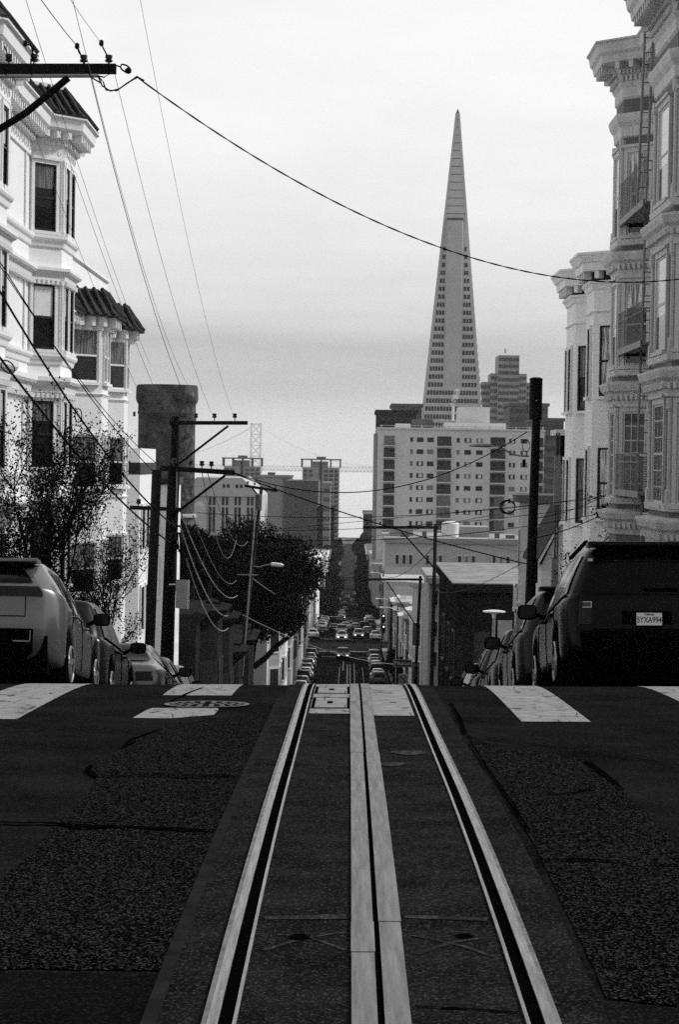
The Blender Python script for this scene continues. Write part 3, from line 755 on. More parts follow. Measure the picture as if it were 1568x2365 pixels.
# ---- flat roofed dark house at the corner below
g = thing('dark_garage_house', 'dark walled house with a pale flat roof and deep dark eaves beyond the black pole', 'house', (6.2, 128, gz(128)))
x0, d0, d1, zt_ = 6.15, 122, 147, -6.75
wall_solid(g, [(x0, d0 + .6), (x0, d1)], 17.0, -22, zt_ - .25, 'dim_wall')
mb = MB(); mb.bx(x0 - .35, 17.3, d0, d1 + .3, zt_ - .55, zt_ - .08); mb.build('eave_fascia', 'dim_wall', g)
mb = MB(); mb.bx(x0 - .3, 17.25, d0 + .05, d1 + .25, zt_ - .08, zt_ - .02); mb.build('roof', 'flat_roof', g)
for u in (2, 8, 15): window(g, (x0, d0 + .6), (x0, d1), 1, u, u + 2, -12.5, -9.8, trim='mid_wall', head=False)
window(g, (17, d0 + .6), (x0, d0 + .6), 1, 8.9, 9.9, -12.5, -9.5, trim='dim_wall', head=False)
# ------------------------------------------------------------------ row houses down the hill
def X_at(x, d): return (x - 810) / F * d
def Z_at(y, d): return (1065 - y) / F * d
TONES = ['pale_wall', 'tan_wall', 'pale_stucco', 'mid_wall', 'pale_wall', 'tan_wall', 'white_stucco']
WORD = {'pale_wall': 'pale grey', 'tan_wall': 'mid grey', 'pale_stucco': 'off white', 'mid_wall': 'dark grey', 'white_stucco': 'white'}
def rowhouse(side, d0, d1, h, tone, label, bays=1):
    X0 = (KR + (1.3 if d0 < 300 else .6)) if side > 0 else (KL - (1.2 if d0 < 150 else .4))
    g0 = gz((d0 + d1) / 2); zt_ = g0 + h; L = d1 - d0; s = 1 if side > 0 else -1
    tr = 'dark_trim' if tone in ('dark_wall', 'mid_wall', 'dim_wall') else 'white_trim'
    r = thing('row_house', label, 'house', (X0, (d0 + d1) / 2, g0), 'row houses down the hill')
    if bays:
        a, b = d0 + L * .25, d0 + L * .75
        pts = [(X0, d0), (X0, a), (X0 - s * .8, a + .7), (X0 - s * .8, b - .7), (X0, b), (X0, d1)]
    else: pts = [(X0, d0), (X0, d0 + L / 2), (X0, d1)]
    wall_solid(r, pts, X0 + s * 12, g0 - 4, zt_, tone)
    full = [(X0 + s * 12, d0 + .01)] + [(p[0], p[1] + (.01 if i == 0 else 0)) for i, p in enumerate(pts)]
    mb = MB(); mb.sweep(pts, side, [(0, zt_ - .5), (.1, zt_ - .45), (.35, zt_ - .2), (.45, zt_), (0, zt_ + .12)]); mb.build('cornice', (tone if tone == 'dim_wall' else rnd.choice([tr, tone, tone, 'tan_wall'])), r)
    n = int((h - 3) / 3.2)
    for f in range(n):
        z0 = g0 + 3.6 + f * 3.2
        for i in ((1, 2, 3) if bays else (0, 1)):
            a_, d_, n_, L_ = facet(pts[i], pts[i + 1], side)
            if L_ < 1.8: us = [(.12, L_ - .12)] if L_ > .8 else []
            else: us = [(.4, min(1.5, L_ - .3)), (L_ - 1.5, L_ - .4)] if L_ > 3 else [(.3, L_ - .3)]
            for u0, u1 in us:
                w_ = MB(); g_ = MB()
                p = a_ + d_ * u0; q = (n_.x, n_.y)
                w_.obox((p.x - d_.x * .12, p.y - d_.y * .12, z0 - .15), (d_.x * (u1 - u0 + .24), d_.y * (u1 - u0 + .24), 0), (n_.x * .06, n_.y * .06, 0), (0, 0, 2.15))
                w_ = w_.build('window', tr, r)
                g_.obox((p.x + n_.x * .061, p.y + n_.y * .061, z0), (d_.x * (u1 - u0), d_.y * (u1 - u0), 0), (n_.x * .01, n_.y * .01, 0), (0, 0, 1.85)); g_.build('pane', 'glass_far', w_)
        # end wall windows towards the camera
        if side and h > 8:
            for u in (1.5, 4.5):
                g_ = MB(); xx = X0 + s * u; g_.bx(xx, xx + s * 1.0, d0 - .04, d0 - .002, z0, z0 + 1.7); g_.build('window', 'glass_far', r)
    dr = MB(); yy = d0 + L * .3; dr.bx(X0 - s * .05, X0 + s * .1, yy, yy + 2.4, g0 + .1, g0 + 2.4); dr.build('garage_door', 'dark_trim', r)
    return r
spec = [(1, 176.5, 180, 12, 'pale_stucco', 'off white row house first beyond the dark eaved house on the right of the hill'),
        (1, 180, 188, 9.6, 'pale_wall', 'pale grey row house with white cornice right of the two thin poles'),
        (1, 188, 197, 8.6, 'mid_wall', 'dark grey row house in the middle of the right hand row'),
        (1, 197, 206, 9.8, 'pale_stucco', 'off white taller row house in the right hand row below the slab with triple windows'),
        (1, 206, 216, 8.2, 'tan_wall', 'mid grey row house above the parked cars on the right'),
        (1, 216, 228, 9.2, 'white_stucco', 'white row house with pale cornice above the far parked cars on the right'),
        (1, 228, 242, 8, 'pale_wall', 'pale grey row house well down the right hand row'),
        (1, 242, 258, 8.6, 'tan_wall', 'mid grey row house just short of the second crossing on the right'),
        (1, 318, 338, 9, 'pale_wall', 'pale grey low row house just past the busy crossing, right'),
        (1, 338, 360, 10, 'mid_wall', 'dark grey row house past the busy crossing, right'),
        (1, 258, 297, 8.5, 'mid_wall', 'long dark grey low building at the second crossing, right'),
        (-1, 262, 297, 9, 'mid_wall', 'long dark grey low building at the second crossing, left'),
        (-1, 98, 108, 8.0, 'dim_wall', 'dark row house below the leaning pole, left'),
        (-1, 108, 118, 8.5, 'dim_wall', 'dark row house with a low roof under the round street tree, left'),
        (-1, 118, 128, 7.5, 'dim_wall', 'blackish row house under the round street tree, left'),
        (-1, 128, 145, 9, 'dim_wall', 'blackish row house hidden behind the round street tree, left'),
        (-1, 163, 178, 10, 'pale_wall', 'pale grey row house seen below the crown of the round street tree'),
        (-1, 178, 195, 12, 'white_stucco', 'white row house seen between the trunk and the pale pole, left'),
        (-1, 195, 215, 12, 'tan_wall', 'mid grey row house past the round street tree, left'),
        (-1, 215, 240, 11, 'mid_wall', 'dark grey row house above the parked cars at left'),
        (-1, 240, 262, 13, 'pale_wall', 'pale grey row house at the far end of the left hand row'),
        (-1, 318, 350, 11, 'pale_wall', 'pale row house past the busy crossing, left'),
        (-1, 350, 390, 11, 'tan_wall', 'mid grey row house past the busy crossing, left'),
        (-1, 390, 450, 12, 'white_stucco', 'white row house far down the street on the left'),
        (-1, 486, 560, 12, 'tan_wall', 'mid grey house far down the street on the left'),
        (1, 560, 640, 17, 'mid_wall', 'dark grey house far down the street on the right'),
        (1, 484, 520, 13, 'tan_wall', 'mid grey row house at the second far crossing, right'), (1, 520, 560, 15, 'pale_wall', 'pale house among the far street trees, right'),
        (-1, 560, 620, 15, 'pale_wall', 'pale house among the far street trees, left'), (-1, 620, 700, 16, 'mid_wall', 'dark grey house furthest down the street on the left'), (1, 640, 720, 18, 'tan_wall', 'mid grey house furthest down the street on the right')]
for s_, d0, d1, h, tn, lb in spec: rowhouse(s_, d0, d1, h, tn, lb, bays=1 if d1 < 300 else 0)

# ------------------------------------------------------------------ blocks
def block(name, label, cat, x0, x1, ytop, d, depth, m, grid=None, glass='glass_far', frame=None, parapet=True, cols=None):
    """a flat fronted building; x0, x1, ytop are its outline in the photo at distance d"""
    a, b, zt_ = X_at(x0, d), X_at(x1, d), Z_at(ytop, d); g0 = gz(d) - 2
    r = thing(name, label, cat, ((a + b) / 2, d, g0))
    mb = MB(); mb.bx(a, b, d, d + depth, g0, zt_); mb.build('wall', m, r)
    if parapet:
        h = (zt_ - g0) * .012 + .3
        mb = MB(); mb.bx(a - h * .5, b + h * .5, d - h * .5, d + depth + h * .5, zt_, zt_ + h); mb.build('parapet', m, r)
    if grid:
        nc, floor, wf, hf, zlow = grid
        z = zt_ - floor
        wpitch = (b - a) / nc
        while z > zlow:
            mb = MB()
            for i in range(nc):
                u = a + wpitch * (i + .5 - wf / 2); mb.bx(u, u + wpitch * wf, d - .12, d - .01, z + floor * (1 - hf) * .4, z + floor * ((1 - hf) * .4 + hf))
            mb.build('window_row', glass, r); z -= floor
    return r
def onblock(r, name, x0, x1, y0, y1, d, depth, m, dy=0.0):
    mb = MB(); mb.bx(X_at(x0, d), X_at(x1, d), d + dy, d + dy + depth, Z_at(y1, d), Z_at(y0, d)); return mb.build(name, m, r)

# pale facade with triple windows, in front of the apartment block
d = 380
r = thing('apartment_house', 'pale flat fronted apartment house with rows of triple windows below the big apartment block', 'house', (X_at(1040, d), d, gz(d)))
onblock(r, 'wall', 893, 1215, 1252, 1500, d, 30, 'pale_wall')
onblock(r, 'parapet', 890, 1218, 1240, 1252, d, 31, 'tan_wall', -.5)
onblock(r, 'roof_house', 905, 960, 1222, 1240, d, 10, 'tan_wall', 8)
onblock(r, 'roof_house', 1060, 1140, 1216, 1240, d, 10, 'tan_wall', 9)
for yy in (1278, 1338, 1398):
    for xg in (916, 932, 947, 986, 1002, 1016, 1060, 1076, 1092, 1140, 1156, 1172):
        wb = onblock(r, 'window', xg, xg + 9.5, yy, yy + 24, d, .2, 'white_trim', -.2)
        onblock(wb, 'pane', xg + 1.2, xg + 8.3, yy + 1.5, yy + 22.5, d, .05, 'glass_far' if rnd.random() < .75 else 'glass_pale', -.26)
d = 388
d = 380
for (x0, x1, y0) in ((930, 950, 1230), (980, 990, 1226), (1150, 1160, 1228), (1176, 1196, 1232)): onblock(r, 'roof_vent', x0, x1, y0, 1240, d, 2, 'mid_wall', 4)
d = 388
t = thing('rooftop_tank', 'round white tank with domed lid on the roof of the triple windowed apartment house', 'tank', (X_at(1042, d), d, Z_at(1240, d)))
mb = MB(); rr = 20 / F * d
mb.lathe([(rr, Z_at(1245, d)), (rr, Z_at(1207, d)), (rr * 1.05, Z_at(1207, d)), (rr * .9, Z_at(1203, d)), (rr * .4, Z_at(1200, d))], (X_at(1042, d), d, 0), 20); mb.build('drum', 'white_stucco', t)
d = 163.5
for i, (x0, x1, yt, m_) in enumerate(((996, 1040, 1340, 'pale_wall'),)):
    r = block('corner_house', 'pale corner house with a projecting cornice between the thin poles and the dark house', 'house', x0, x1 + 20, yt, d, 12, 'tan_wall')
    onblock(r, 'cornice', x0 - 4, x1 + 20, yt - 10, yt + 4, d, 1.2, 'tan_wall', -.9)
    for yy in (1358, 1430, 1500):
        for xg in (1003, 1026):
            wb = onblock(r, 'window', xg, xg + 15, yy, yy + 38, d, .15, 'grey_trim', -.12); onblock(wb, 'pane', xg + 2, xg + 13, yy + 2, yy + 36, d, .05, 'glass_far', -.17)

# the big apartment block
d = 505
r = thing('apartment_block', 'big pale apartment block with balconies and rows of small windows below the pyramid tower', 'apartment block', (X_at(1060, d), d, gz(d)))
onblock(r, 'wall', 872, 1256, 990, 1460, d, 34, 'apartment_wall')
onblock(r, 'parapet', 870, 1258, 986, 990, d, 35, 'apartment_wall', -.4)
onblock(r, 'street_wing', 864, 872, 1000, 1460, d, 20, 'tan_wall', 3)
onblock(r, 'penthouse', 914, 948, 976, 986, d, 10, 'apartment_wall', 5)
onblock(r, 'penthouse', 955, 1002, 964, 986, d, 10, 'mid_wall', 9)
onblock(r, 'penthouse', 1028, 1170, 972, 986, d, 12, 'apartment_wall', 5)
onblock(r, 'lift_tower', 1062, 1134, 934, 986, d, 12, 'apartment_wall', 8)
mb = MB()
for i in range(13):
    x = X_at(880 + i * 31, d); mb.bx(x - .12, x + .12, d - .3, d - .05, Z_at(986, d), Z_at(980, d))
mb.bx(X_at(874, d), X_at(1256, d), d - .25, d - .15, Z_at(982, d), Z_at(981, d)); mb.build('roof_railing', 'apartment_wall', r)
smalls = [(947, 953), (962, 977), (986, 1001), (1054, 1061), (1072, 1087), (1099, 1114), (1175, 1189), (1202, 1217)]
bal = [(886, 911), (1009, 1041), (1132, 1166), (1240, 1254)]
for f in range(10):
    y0 = 1008 + f * 27.6
    for (a, b) in smalls:
        q = rnd.random()
        wb = onblock(r, 'window', a, b, y0, y0 + 10.5, d, .1, 'glass_far' if q < .55 else ('glass_pale' if q < .8 else 'glass'), -.08)
        if b - a > 9 and rnd.random() < .6: onblock(wb, 'curtain', a + 5, b - 5 + rnd.random() * 3, y0 + 1, y0 + 9.5, d, .03, 'apartment_wall', -.12)
    for k, (a, b) in enumerate(bal):
        rc = onblock(r, 'balcony', a - 1, b + 1, y0 + 19, y0 + 21, d, 1.6, 'apartment_wall', -1.6)
        onblock(rc, 'glazing', a, b, y0 - 3, y0 + 19, d, .08, 'glass_far' if rnd.random() < .65 else 'glass_pale', -.07)
        if k == 2: onblock(rc, 'recess', a, a + 10, y0 - 2.5, y0 + 18.5, d, .04, 'glass', -.12)
        mb = MB(); n = int((b - a) / 3.2)
        for j in range(n + 1):
            x = X_at(a + (b - a) * j / n, d); mb.bx(x - .05, x + .05, d - 1.55, d - 1.5, Z_at(y0 + 19, d), Z_at(y0 + 9, d))
        mb.bx(X_at(a, d), X_at(b, d), d - 1.57, d - 1.48, Z_at(y0 + 9, d), Z_at(y0 + 8.3, d)); mb.build('railing', 'mid_wall', rc)
t = thing('roof_chimney_pipe', 'thin white flue pipe venting a steam plume on the apartment block roof', 'flue', (X_at(1046, d), d + 6, Z_at(986, d)))
mb = MB(); mb.tube([P(1046, 972, d + 6), P(1046.5, 938, d + 6)], .28, 8); mb.build('flue', 'white_trim', t)

# pyramid tower
d = 1100; ax = X_at(1043.5, d); dax = d + 24.7; zb_, za = -80.0, Z_at(221, dax); hb = 25.0; zt0 = Z_at(263, dax); ax = X_at(1043.5, dax); yaw = math.radians(-4.5)
r = thing('pyramid_tower', 'very tall slender pyramid skyscraper with a blank central wing and rows of windows', 'skyscraper', (ax, d + hb, zb_))
def PY(u, v, z):      # u across, v depth, relative to the axis
    c, s = math.cos(yaw), math.sin(yaw); return V((ax + u * c - v * s, d + hb + u * s + v * c, z))
def hw(z): return hb * (za - z) / (za - zb_)
def tier(z0, z1, m, name, f=1.0, parent=r):
    mb = MB(); a, b = hw(z0) * f, hw(z1) * f
    mb.add([PY(-a, -a, z0), PY(a, -a, z0), PY(a, a, z0), PY(-a, a, z0), PY(-b, -b, z1), PY(b, -b, z1), PY(b, b, z1), PY(-b, b, z1)],
           [(0, 1, 5, 4), (1, 2, 6, 5), (2, 3, 7, 6), (3, 0, 4, 7), (4, 5, 6, 7)]); return mb.build(name, m, parent)
zsp = Z_at(498, dax - 6)
tier(zb_, zsp, 'pyramid_panel', 'wall'); tier(zsp, zt0, 'pyramid_spire', 'spire'); 
q_ = hw(zt0) * 1.08; mb = MB(); mb.add([PY(-q_, -q_, zt0), PY(q_, -q_, zt0), PY(q_, q_, zt0), PY(-q_, q_, zt0), PY(0, 0, Z_at(252, dax))], [(0, 1, 4), (1, 2, 4), (2, 3, 4), (3, 0, 4)]); mb.build('beacon_cap', 'mid_wall', r)
mb = MB()
z = zsp + 1
while z < zt0 - 2:
    a = hw(z) * 1.004; mb.add([PY(-a, -a - .05, z), PY(a, -a - .05, z), PY(a, -a - .05, z + .35), PY(-a, -a - .05, z + .35)], [(0, 1, 2, 3)]); z += 4.1
mb.build('spire_seams', 'mid_wall', r)
for sx in (-1, 1):                                        # pale corner ribs
    mb = MB(); w0 = .9
    vs = []
    for z in (zb_, zt0):
        a = hw(z); 
        for (u, v) in ((sx * (a + .25), -a - .25), (sx * (a + .25), -a + w0), (sx * (a - w0), -a - .25)): vs.append(PY(u, v, z))
    mb.add(vs, [(0, 1, 4, 3), (0, 3, 5, 2), (1, 2, 5, 4)]); mb.build('corner_rib', 'pyramid_panel', r)
zw0, zw1 = Z_at(882, d), Z_at(502, d); ww = 4.0; vf = -hw(zw0) - .15
mb = MB(); vb = -hw(zw1) + 1
vs = [PY(-ww, vf, zw0 - .5), PY(ww, vf, zw0 - .5), PY(ww, vf + .0, zw1), PY(-ww, vf + .0, zw1), PY(-ww, vb, zw0 - .5), PY(ww, vb, zw0 - .5), PY(ww, vb, zw1), PY(-ww, vb, zw1)]
mb.add(vs, [(0, 1, 2, 3), (1, 5, 6, 2), (4, 0, 3, 7), (3, 2, 6, 7)]); mb.build('wing', 'pyramid_panel', r)
mb = MB(); mb.add([PY(-ww * 1.03, vf - .2, zw1), PY(ww * 1.03, vf - .2, zw1), PY(ww * 1.03, vb, zw1), PY(-ww * 1.03, vb, zw1)] + [PY(-ww * 1.03, vf - .2, zw1 + 1.2), PY(ww * 1.03, vf - .2, zw1 + 1.2), PY(ww * 1.03, vb, zw1 + 1.2), PY(-ww * 1.03, vb, zw1 + 1.2)],
       [(0, 1, 5, 4), (1, 2, 6, 5), (3, 0, 4, 7), (4, 5, 6, 7), (3, 2, 1, 0)]); mb.build('wing_cap', 'mid_wall', r)
pitch = 18.7 / F * d
y = 566.0; fl = 0
while y < 1010:
    z = Z_at(y, d); zz0, zz1 = z - pitch * .28, z + pitch * .28
    def strip_w(u0, u1, face):
        mb = MB(); n = max(1, round((u1 - u0) / 1.5)); w_ = (u1 - u0) / n
        for i in range(n):
            p = []
            for (uu, zq) in ((u0 + w_ * (i + .1), zz0), (u0 + w_ * (i + .9), zz0), (u0 + w_ * (i + .9), zz1), (u0 + w_ * (i + .1), zz1)):
                o = hw(zq) + .06; p.append(PY(uu, -o, zq) if face == 0 else PY(o, uu, zq))
            mb.quad(*p)
        mb.build('window_band', 'pyramid_glass', r)
    a = hw(z) - 1.3
    if y < 884: strip_w(-a, -ww - .7, 0); strip_w(ww + .7, a, 0)
    else: strip_w(-a, a, 0)
    strip_w(-a, a, 1)
    y += 18.7

# stepped office tower and other towers
d = 1320
r = thing('stepped_tower', 'dark stepped office tower with a tall middle shaft to the right of the pyramid', 'skyscraper', (X_at(1168, d), d, -80))
def steps(r, lst, d, m, nf, glass='pyramid_glass'):
    for i, (x0, x1, yt, dep, cols) in enumerate(lst):
        w_ = onblock(r, 'wall', x0, x1, yt, 1160, d + dep, 30, m)
        z = Z_at(yt, d) - 3.5
        while z > Z_at(1000, d):
            mb = MB(); a, b = X_at(x0, d), X_at(x1, d); n = cols; p = (b - a) / n
            for j in range(n): mb.bx(a + p * (j + .14), a + p * (j + .86), d + dep - .2, d + dep - .02, z, z + nf * .5)
            mb.build('window_row', glass, w_); z -= nf
steps(r, [(1147, 1195, 816, 0, 12), (1130, 1148, 858, 6, 4), (1194, 1213, 858, 6, 4), (1110, 1131, 878, 12, 5), (1212, 1226, 878, 12, 3)], d, 'tan_wall', 4.1)
mb = MB(); mb.tube([P(1167, 816, d + 10), P(1167, 806, d + 10)], .4, 5); mb.build('mast', 'mid_wall', r)
r = block('office_building', 'mid grey office building with sloping top behind the black pole, right of the stepped tower', 'office building', 1175, 1263, 932, 950, 40, 'mid_wall', (16, 3.9, .6, .5, -10))
r = block('office_building', 'dark gridded office building at right behind the apartment block', 'office building', 1236, 1300, 966, 720, 40, 'mid_wall', (11, 3.6, .62, .5, -30))
r = block('office_building', 'low dark office slab left of the pyramid foot, above the apartment block', 'office building', 869, 960, 953, 800, 40, 'dark_wall', (26, 3.8, .7, .4, 5), glass='pyramid_glass')
r = block('office_building', 'grey flat topped office building just left of the pyramid foot', 'office building', 905, 972, 938, 900, 40, 'mid_wall', (20, 3.8, .6, .4, 10))
# left hand middle distance
d = 232
cx_, zt_ = X_at(384, d), Z_at(897, d); rad = 70 / F * d
r = thing('round_tower', 'dark weathered round tower with a corbelled top rising behind the poles at left', 'tower', (cx_, d, gz(d)))
mb = MB(); zg = gz(d) - 2
mb.lathe([(rad * .96, zg), (rad * .94, zt_ - 3.2), (rad * .97, zt_ - 3.0), (rad * .95, zt_ - 2.7), (rad * .95, zt_ - 2.1), (rad * 1.0, zt_ - 1.8), (rad * 1.03, zt_ - 1.5), (rad * 1.02, zt_ - .4), (rad * 1.0, zt_ - .1), (rad * .98, zt_)], (cx_, d, 0), 40)
mb.build('shaft', 'tower_stone', r, smooth=True, angle=35)
mb = MB(); mb.lathe([(rad * .99, Z_at(1200, d)), (rad * 1.04, Z_at(1200, d)), (rad * 1.04, Z_at(1196, d)), (rad * .97, Z_at(1192, d))], (cx_, d, 0), 40); mb.build('ledge', 'tan_wall', r)
mb = MB(); mb.tube([(cx_ - rad - .15, d - 1, zt_ - 3.4), (cx_ - rad - .15, d - 1, zt_ - 2.9)], .14, 6); mb.build('vent', 'sash_dark', r)
d = 470
r = thing('tall_windowed_hall', 'pale hall with paired tall narrow windows and low gable above the round street tree', 'hall', (X_at(520, d), d, gz(d)))
onblock(r, 'wall', 405, 603, 1150, 1420, d, 40, 'pale_wall')
mb = MB(); a, b = X_at(405, d), X_at(603, d)
mb.add([(a, d, Z_at(1150, d)), (b, d, Z_at(1150, d)), (X_at(560, d), d, Z_at(1108, d)), (X_at(455, d), d, Z_at(1108, d)), (a, d + 40, Z_at(1150, d)), (b, d + 40, Z_at(1150, d)), (X_at(560, d), d + 40, Z_at(1108, d)), (X_at(455, d), d + 40, Z_at(1108, d))],
       [(0, 1, 2, 3), (3, 2, 6, 7), (2, 1, 5, 6), (0, 3, 7, 4)]); mb.build('gable_wall', 'pale_wall', r)
onblock(r, 'string_course', 403, 605, 1146, 1151, d, .5, 'pale_wall', -.5)
for xg in (484, 493, 514, 523, 543, 552, 572, 581):
    onblock(r, 'window', xg, xg + 5.5, 1149, 1171, d, .1, 'glass_far', -.08); onblock(r, 'window', xg, xg + 5.5, 1176, 1235, d, .1, 'glass_far', -.08)
for xg in (515, 525, 545, 555): onblock(r, 'window', xg, xg + 6, 1123, 1131, d, .1, 'glass_far', -.08)
a = X_at(463, d)
mb = MB(); mb.lathe([(1.6, Z_at(1420, d)), (1.6, Z_at(1176, d)), (1.2, Z_at(1168, d)), (.3, Z_at(1163, d))], (a, d - 1.4, 0), 14); mb.build('round_buttress', 'pale_wall', r, smooth=True, angle=40)
# flag
d = 300
t = thing('flag', 'striped flag hanging from a short pole above the round street tree', 'flag', tuple(P(527, 1235, d)))
mb = MB(); mb.tube([P(520, 1262, d), P(522, 1182, d)], .06, 6); mb.build('flagpole', 'pole_grey', t)
def cloth(x0, x1, y0, y1, n=7):
    mb = MB(); vs = []
    for j in range(n + 1):
        for i in range(5):
            t_ = i / 4; s_ = j / n
            vs.append(P(x0 + (x1 - x0) * t_ + 5 * s_, y0 + (y1 - y0) * s_ + 3 * t_, d) + V((0, .15 * math.sin(i * 2 + j), 0)))
    mb.add(vs, [(j * 5 + i, j * 5 + i + 1, (j + 1) * 5 + i + 1, (j + 1) * 5 + i) for j in range(n) for i in range(4)]); return mb
for i in range(5): cloth(523 + i * 3.0, 523 + i * 3.0 + 3.0, 1187 + i * 2, 1213 + i * 1.5).build('stripe', 'flag_pale' if i % 2 else 'flag_dark', t)
# slab and towers towards the shore
r = block('slab_building', 'plain mid grey slab building with a dark vertical strip, left of the tall residential tower', 'office building', 598, 672, 1105, 1080, 40, 'tan_wall')
onblock(r, 'stair_strip', 655, 672, 1108, 1420, 1080, 1, 'mid_wall', -.6)
onblock(r, 'roof_house', 618, 634, 1094, 1105, 1080, 10, 'mid_wall', 3)
r = block('slab_building', 'dark grey blank walled slab building with slanted top, in front of the residential tower', 'office building', 660, 736, 1112, 980, 60, 'mid_wall', None, parapet=False)
mb = MB(); dd = 980; mb.add([P(660, 1112, dd), P(736, 1112, dd), P(736, 1103, dd), P(736, 1112, dd + 60), P(660, 1112, dd + 60), P(736, 1103, dd + 60)], [(0, 1, 2), (4, 5, 3), (0, 2, 5, 4), (2, 1, 3, 5)]); mb.build('sloped_top', 'pale_wall', r)
def resid(x0, x1, yt, d, lb, m='tan_wall'):
    r = thing('residential_tower', lb, 'apartment block', (X_at((x0 + x1) / 2, d), d, -78))
    onblock(r, 'wall', x0 + 2, x1 - 2, yt + 18, 1460, d, 30, m)
    fm = MB(); n = 4
    for i in range(n + 1):
        x = X_at(x0 + (x1 - x0) * i / n, d); 
        for dy in (0, 15): fm.bx(x - .5, x + .5, d + dy, d + dy + 1, Z_at(yt + 18, d), Z_at(yt, d))
    fm.bx(X_at(x0, d) - .8, X_at(x1, d) + .8, d - .6, d + 17, Z_at(yt + 1, d), Z_at(yt - 2, d)); fm.build('roof_frame', 'mid_wall', r)
    onblock(r, 'roof_house', x0 + (x1 - x0) * .28, x0 + (x1 - x0) * .68, yt + 4, yt + 18, d, 8, 'tan_wall', 3)
    onblock(r, 'mast_house', x0 + (x1 - x0) * .38, x0 + (x1 - x0) * .62, yt - 7, yt - 2, d, 6, 'mid_wall', 4)
    z = Z_at(yt + 22, d)
    while z > Z_at(1400, d):
        mb = MB(); a, b = X_at(x0 + 3, d), X_at(x1 - 3, d); nn = 7; p = (b - a) / nn
        for j in range(nn):
            if j in (2, 3): continue
            mb.bx(a + p * (j + .15), a + p * (j + .85), d - .3, d - .02, z - 2.1, z - .4)
        mb.build('window_row', 'glass_far', r)
        mb = MB(); mb.bx(X_at(x0, d), X_at(x0 + 10, d), d - 1.8, d - .01, z - 2.6, z - 2.3); mb.bx(X_at(x1 - 11, d), X_at(x1 + 1, d), d - 1.8, d - .01, z - 2.6, z - 2.3); mb.build('balcony_slabs', 'pale_wall', r)
        z -= 3.0
    onblock(r, 'dark_strip', x0 + (x1 - x0) * .46, x0 + (x1 - x0) * .52, yt + 6, 1420, d, 1, 'dark_wall', -.9)
resid(697, 786, 1063, 1500, 'residential tower with an open roof frame beside the water gap')
resid(515, 604, 1063, 1560, 'residential tower with an open roof frame below the bridge tower')
r = block('street_block', 'dark brown tall block on the left of the street just short of the water gap', 'office building', 735, 772, 1180, 900, 60, 'dark_wall', (5, 3.6, .5, .5, -60))
r = block('street_block', 'grey block with pale strip at the foot of the residential tower', 'office building', 748, 764, 1120, 760, 20, 'tan_wall', (4, 3.4, .5, .4, -50))
r = block('street_block', 'narrow dark block on the right of the street just short of the water gap', 'office building', 843, 868, 1190, 860, 60, 'mid_wall', (4, 3.4, .5, .5, -60))
r = block('pier_hall', 'long pale arcaded pier hall at the water front between the towers', 'hall', 776, 838, 1246, 2030, 30, 'pale_wall', (12, 8, .5, .5, -76))
# bridge
d = 3600
r = thing('suspension_bridge', 'hazy suspension bridge with a braced tower and long double deck across the bay', 'bridge', (X_at(590, d), d, -76))
def B3(x, y, dd=d): return V((X_at(x, dd), dd, Z_at(y, dd)))
tw = MB()
for x in (579, 601):
    for dy in (0, 22): tw.bx(X_at(x, d) - 1.6, X_at(x, d) + 1.6, d + dy, d + dy + 4, -76, Z_at(981, d))
for y in (982, 1006, 1031, 1056): tw.bx(X_at(579, d), X_at(601, d), d, d + 3, Z_at(y + 2.5, d), Z_at(y, d))
for (ya, yb) in ((984, 1006), (1008, 1031), (1033, 1056), (1058, 1078)):
    tw.tube([B3(579, ya), B3(601, yb)], 1.0, 4); tw.tube([B3(601, ya), B3(579, yb)], 1.0, 4)
tw.build('bridge_tower', 'hazed_bridge_steel', r)
dk = MB(); xa, xb = X_at(250, d), X_at(1500, d)
dk.bx(xa, xb, d + 2, d + 22, Z_at(1080, d) , Z_at(1078, d)); dk.bx(xa, xb, d + 2, d + 22, Z_at(1090, d), Z_at(1088, d))
n = 150
for i in range(n):
    x = xa + (xb - xa) * i / n; w_ = (xb - xa) / n
    dk.tube([(x, d + 2, Z_at(1089, d)), (x + w_ / 2, d + 2, Z_at(1079, d)), (x + w_, d + 2, Z_at(1089, d))], .7, 4)
dk.build('deck_truss', 'hazed_bridge_steel', r)
cb = MB()
for dy in (2, 22):
    for (xs_, xe_) in ((590, 880), (590, 300)):
        cb.tube([V((X_at(xs_ + (xe_ - xs_) * t / 16, d), d + dy, Z_at(983 + (1078 - 983) * (1 - (1 - t / 16) ** 2), d))) for t in range(17)], .5, 5)
cb.build('main_cable', 'hazed_bridge_steel', r)
hg = MB()
for (xs_, xe_) in ((590, 880), (590, 300)):
    for t in range(1, 26):
        f = t / 26; x = xs_ + (xe_ - xs_) * f; hg.tube([B3(x, 983 + 95 * (1 - (1 - f) ** 2)), B3(x, 1079)], .08, 3)
hg.build('hanger_cables', 'hazed_bridge_steel', r)
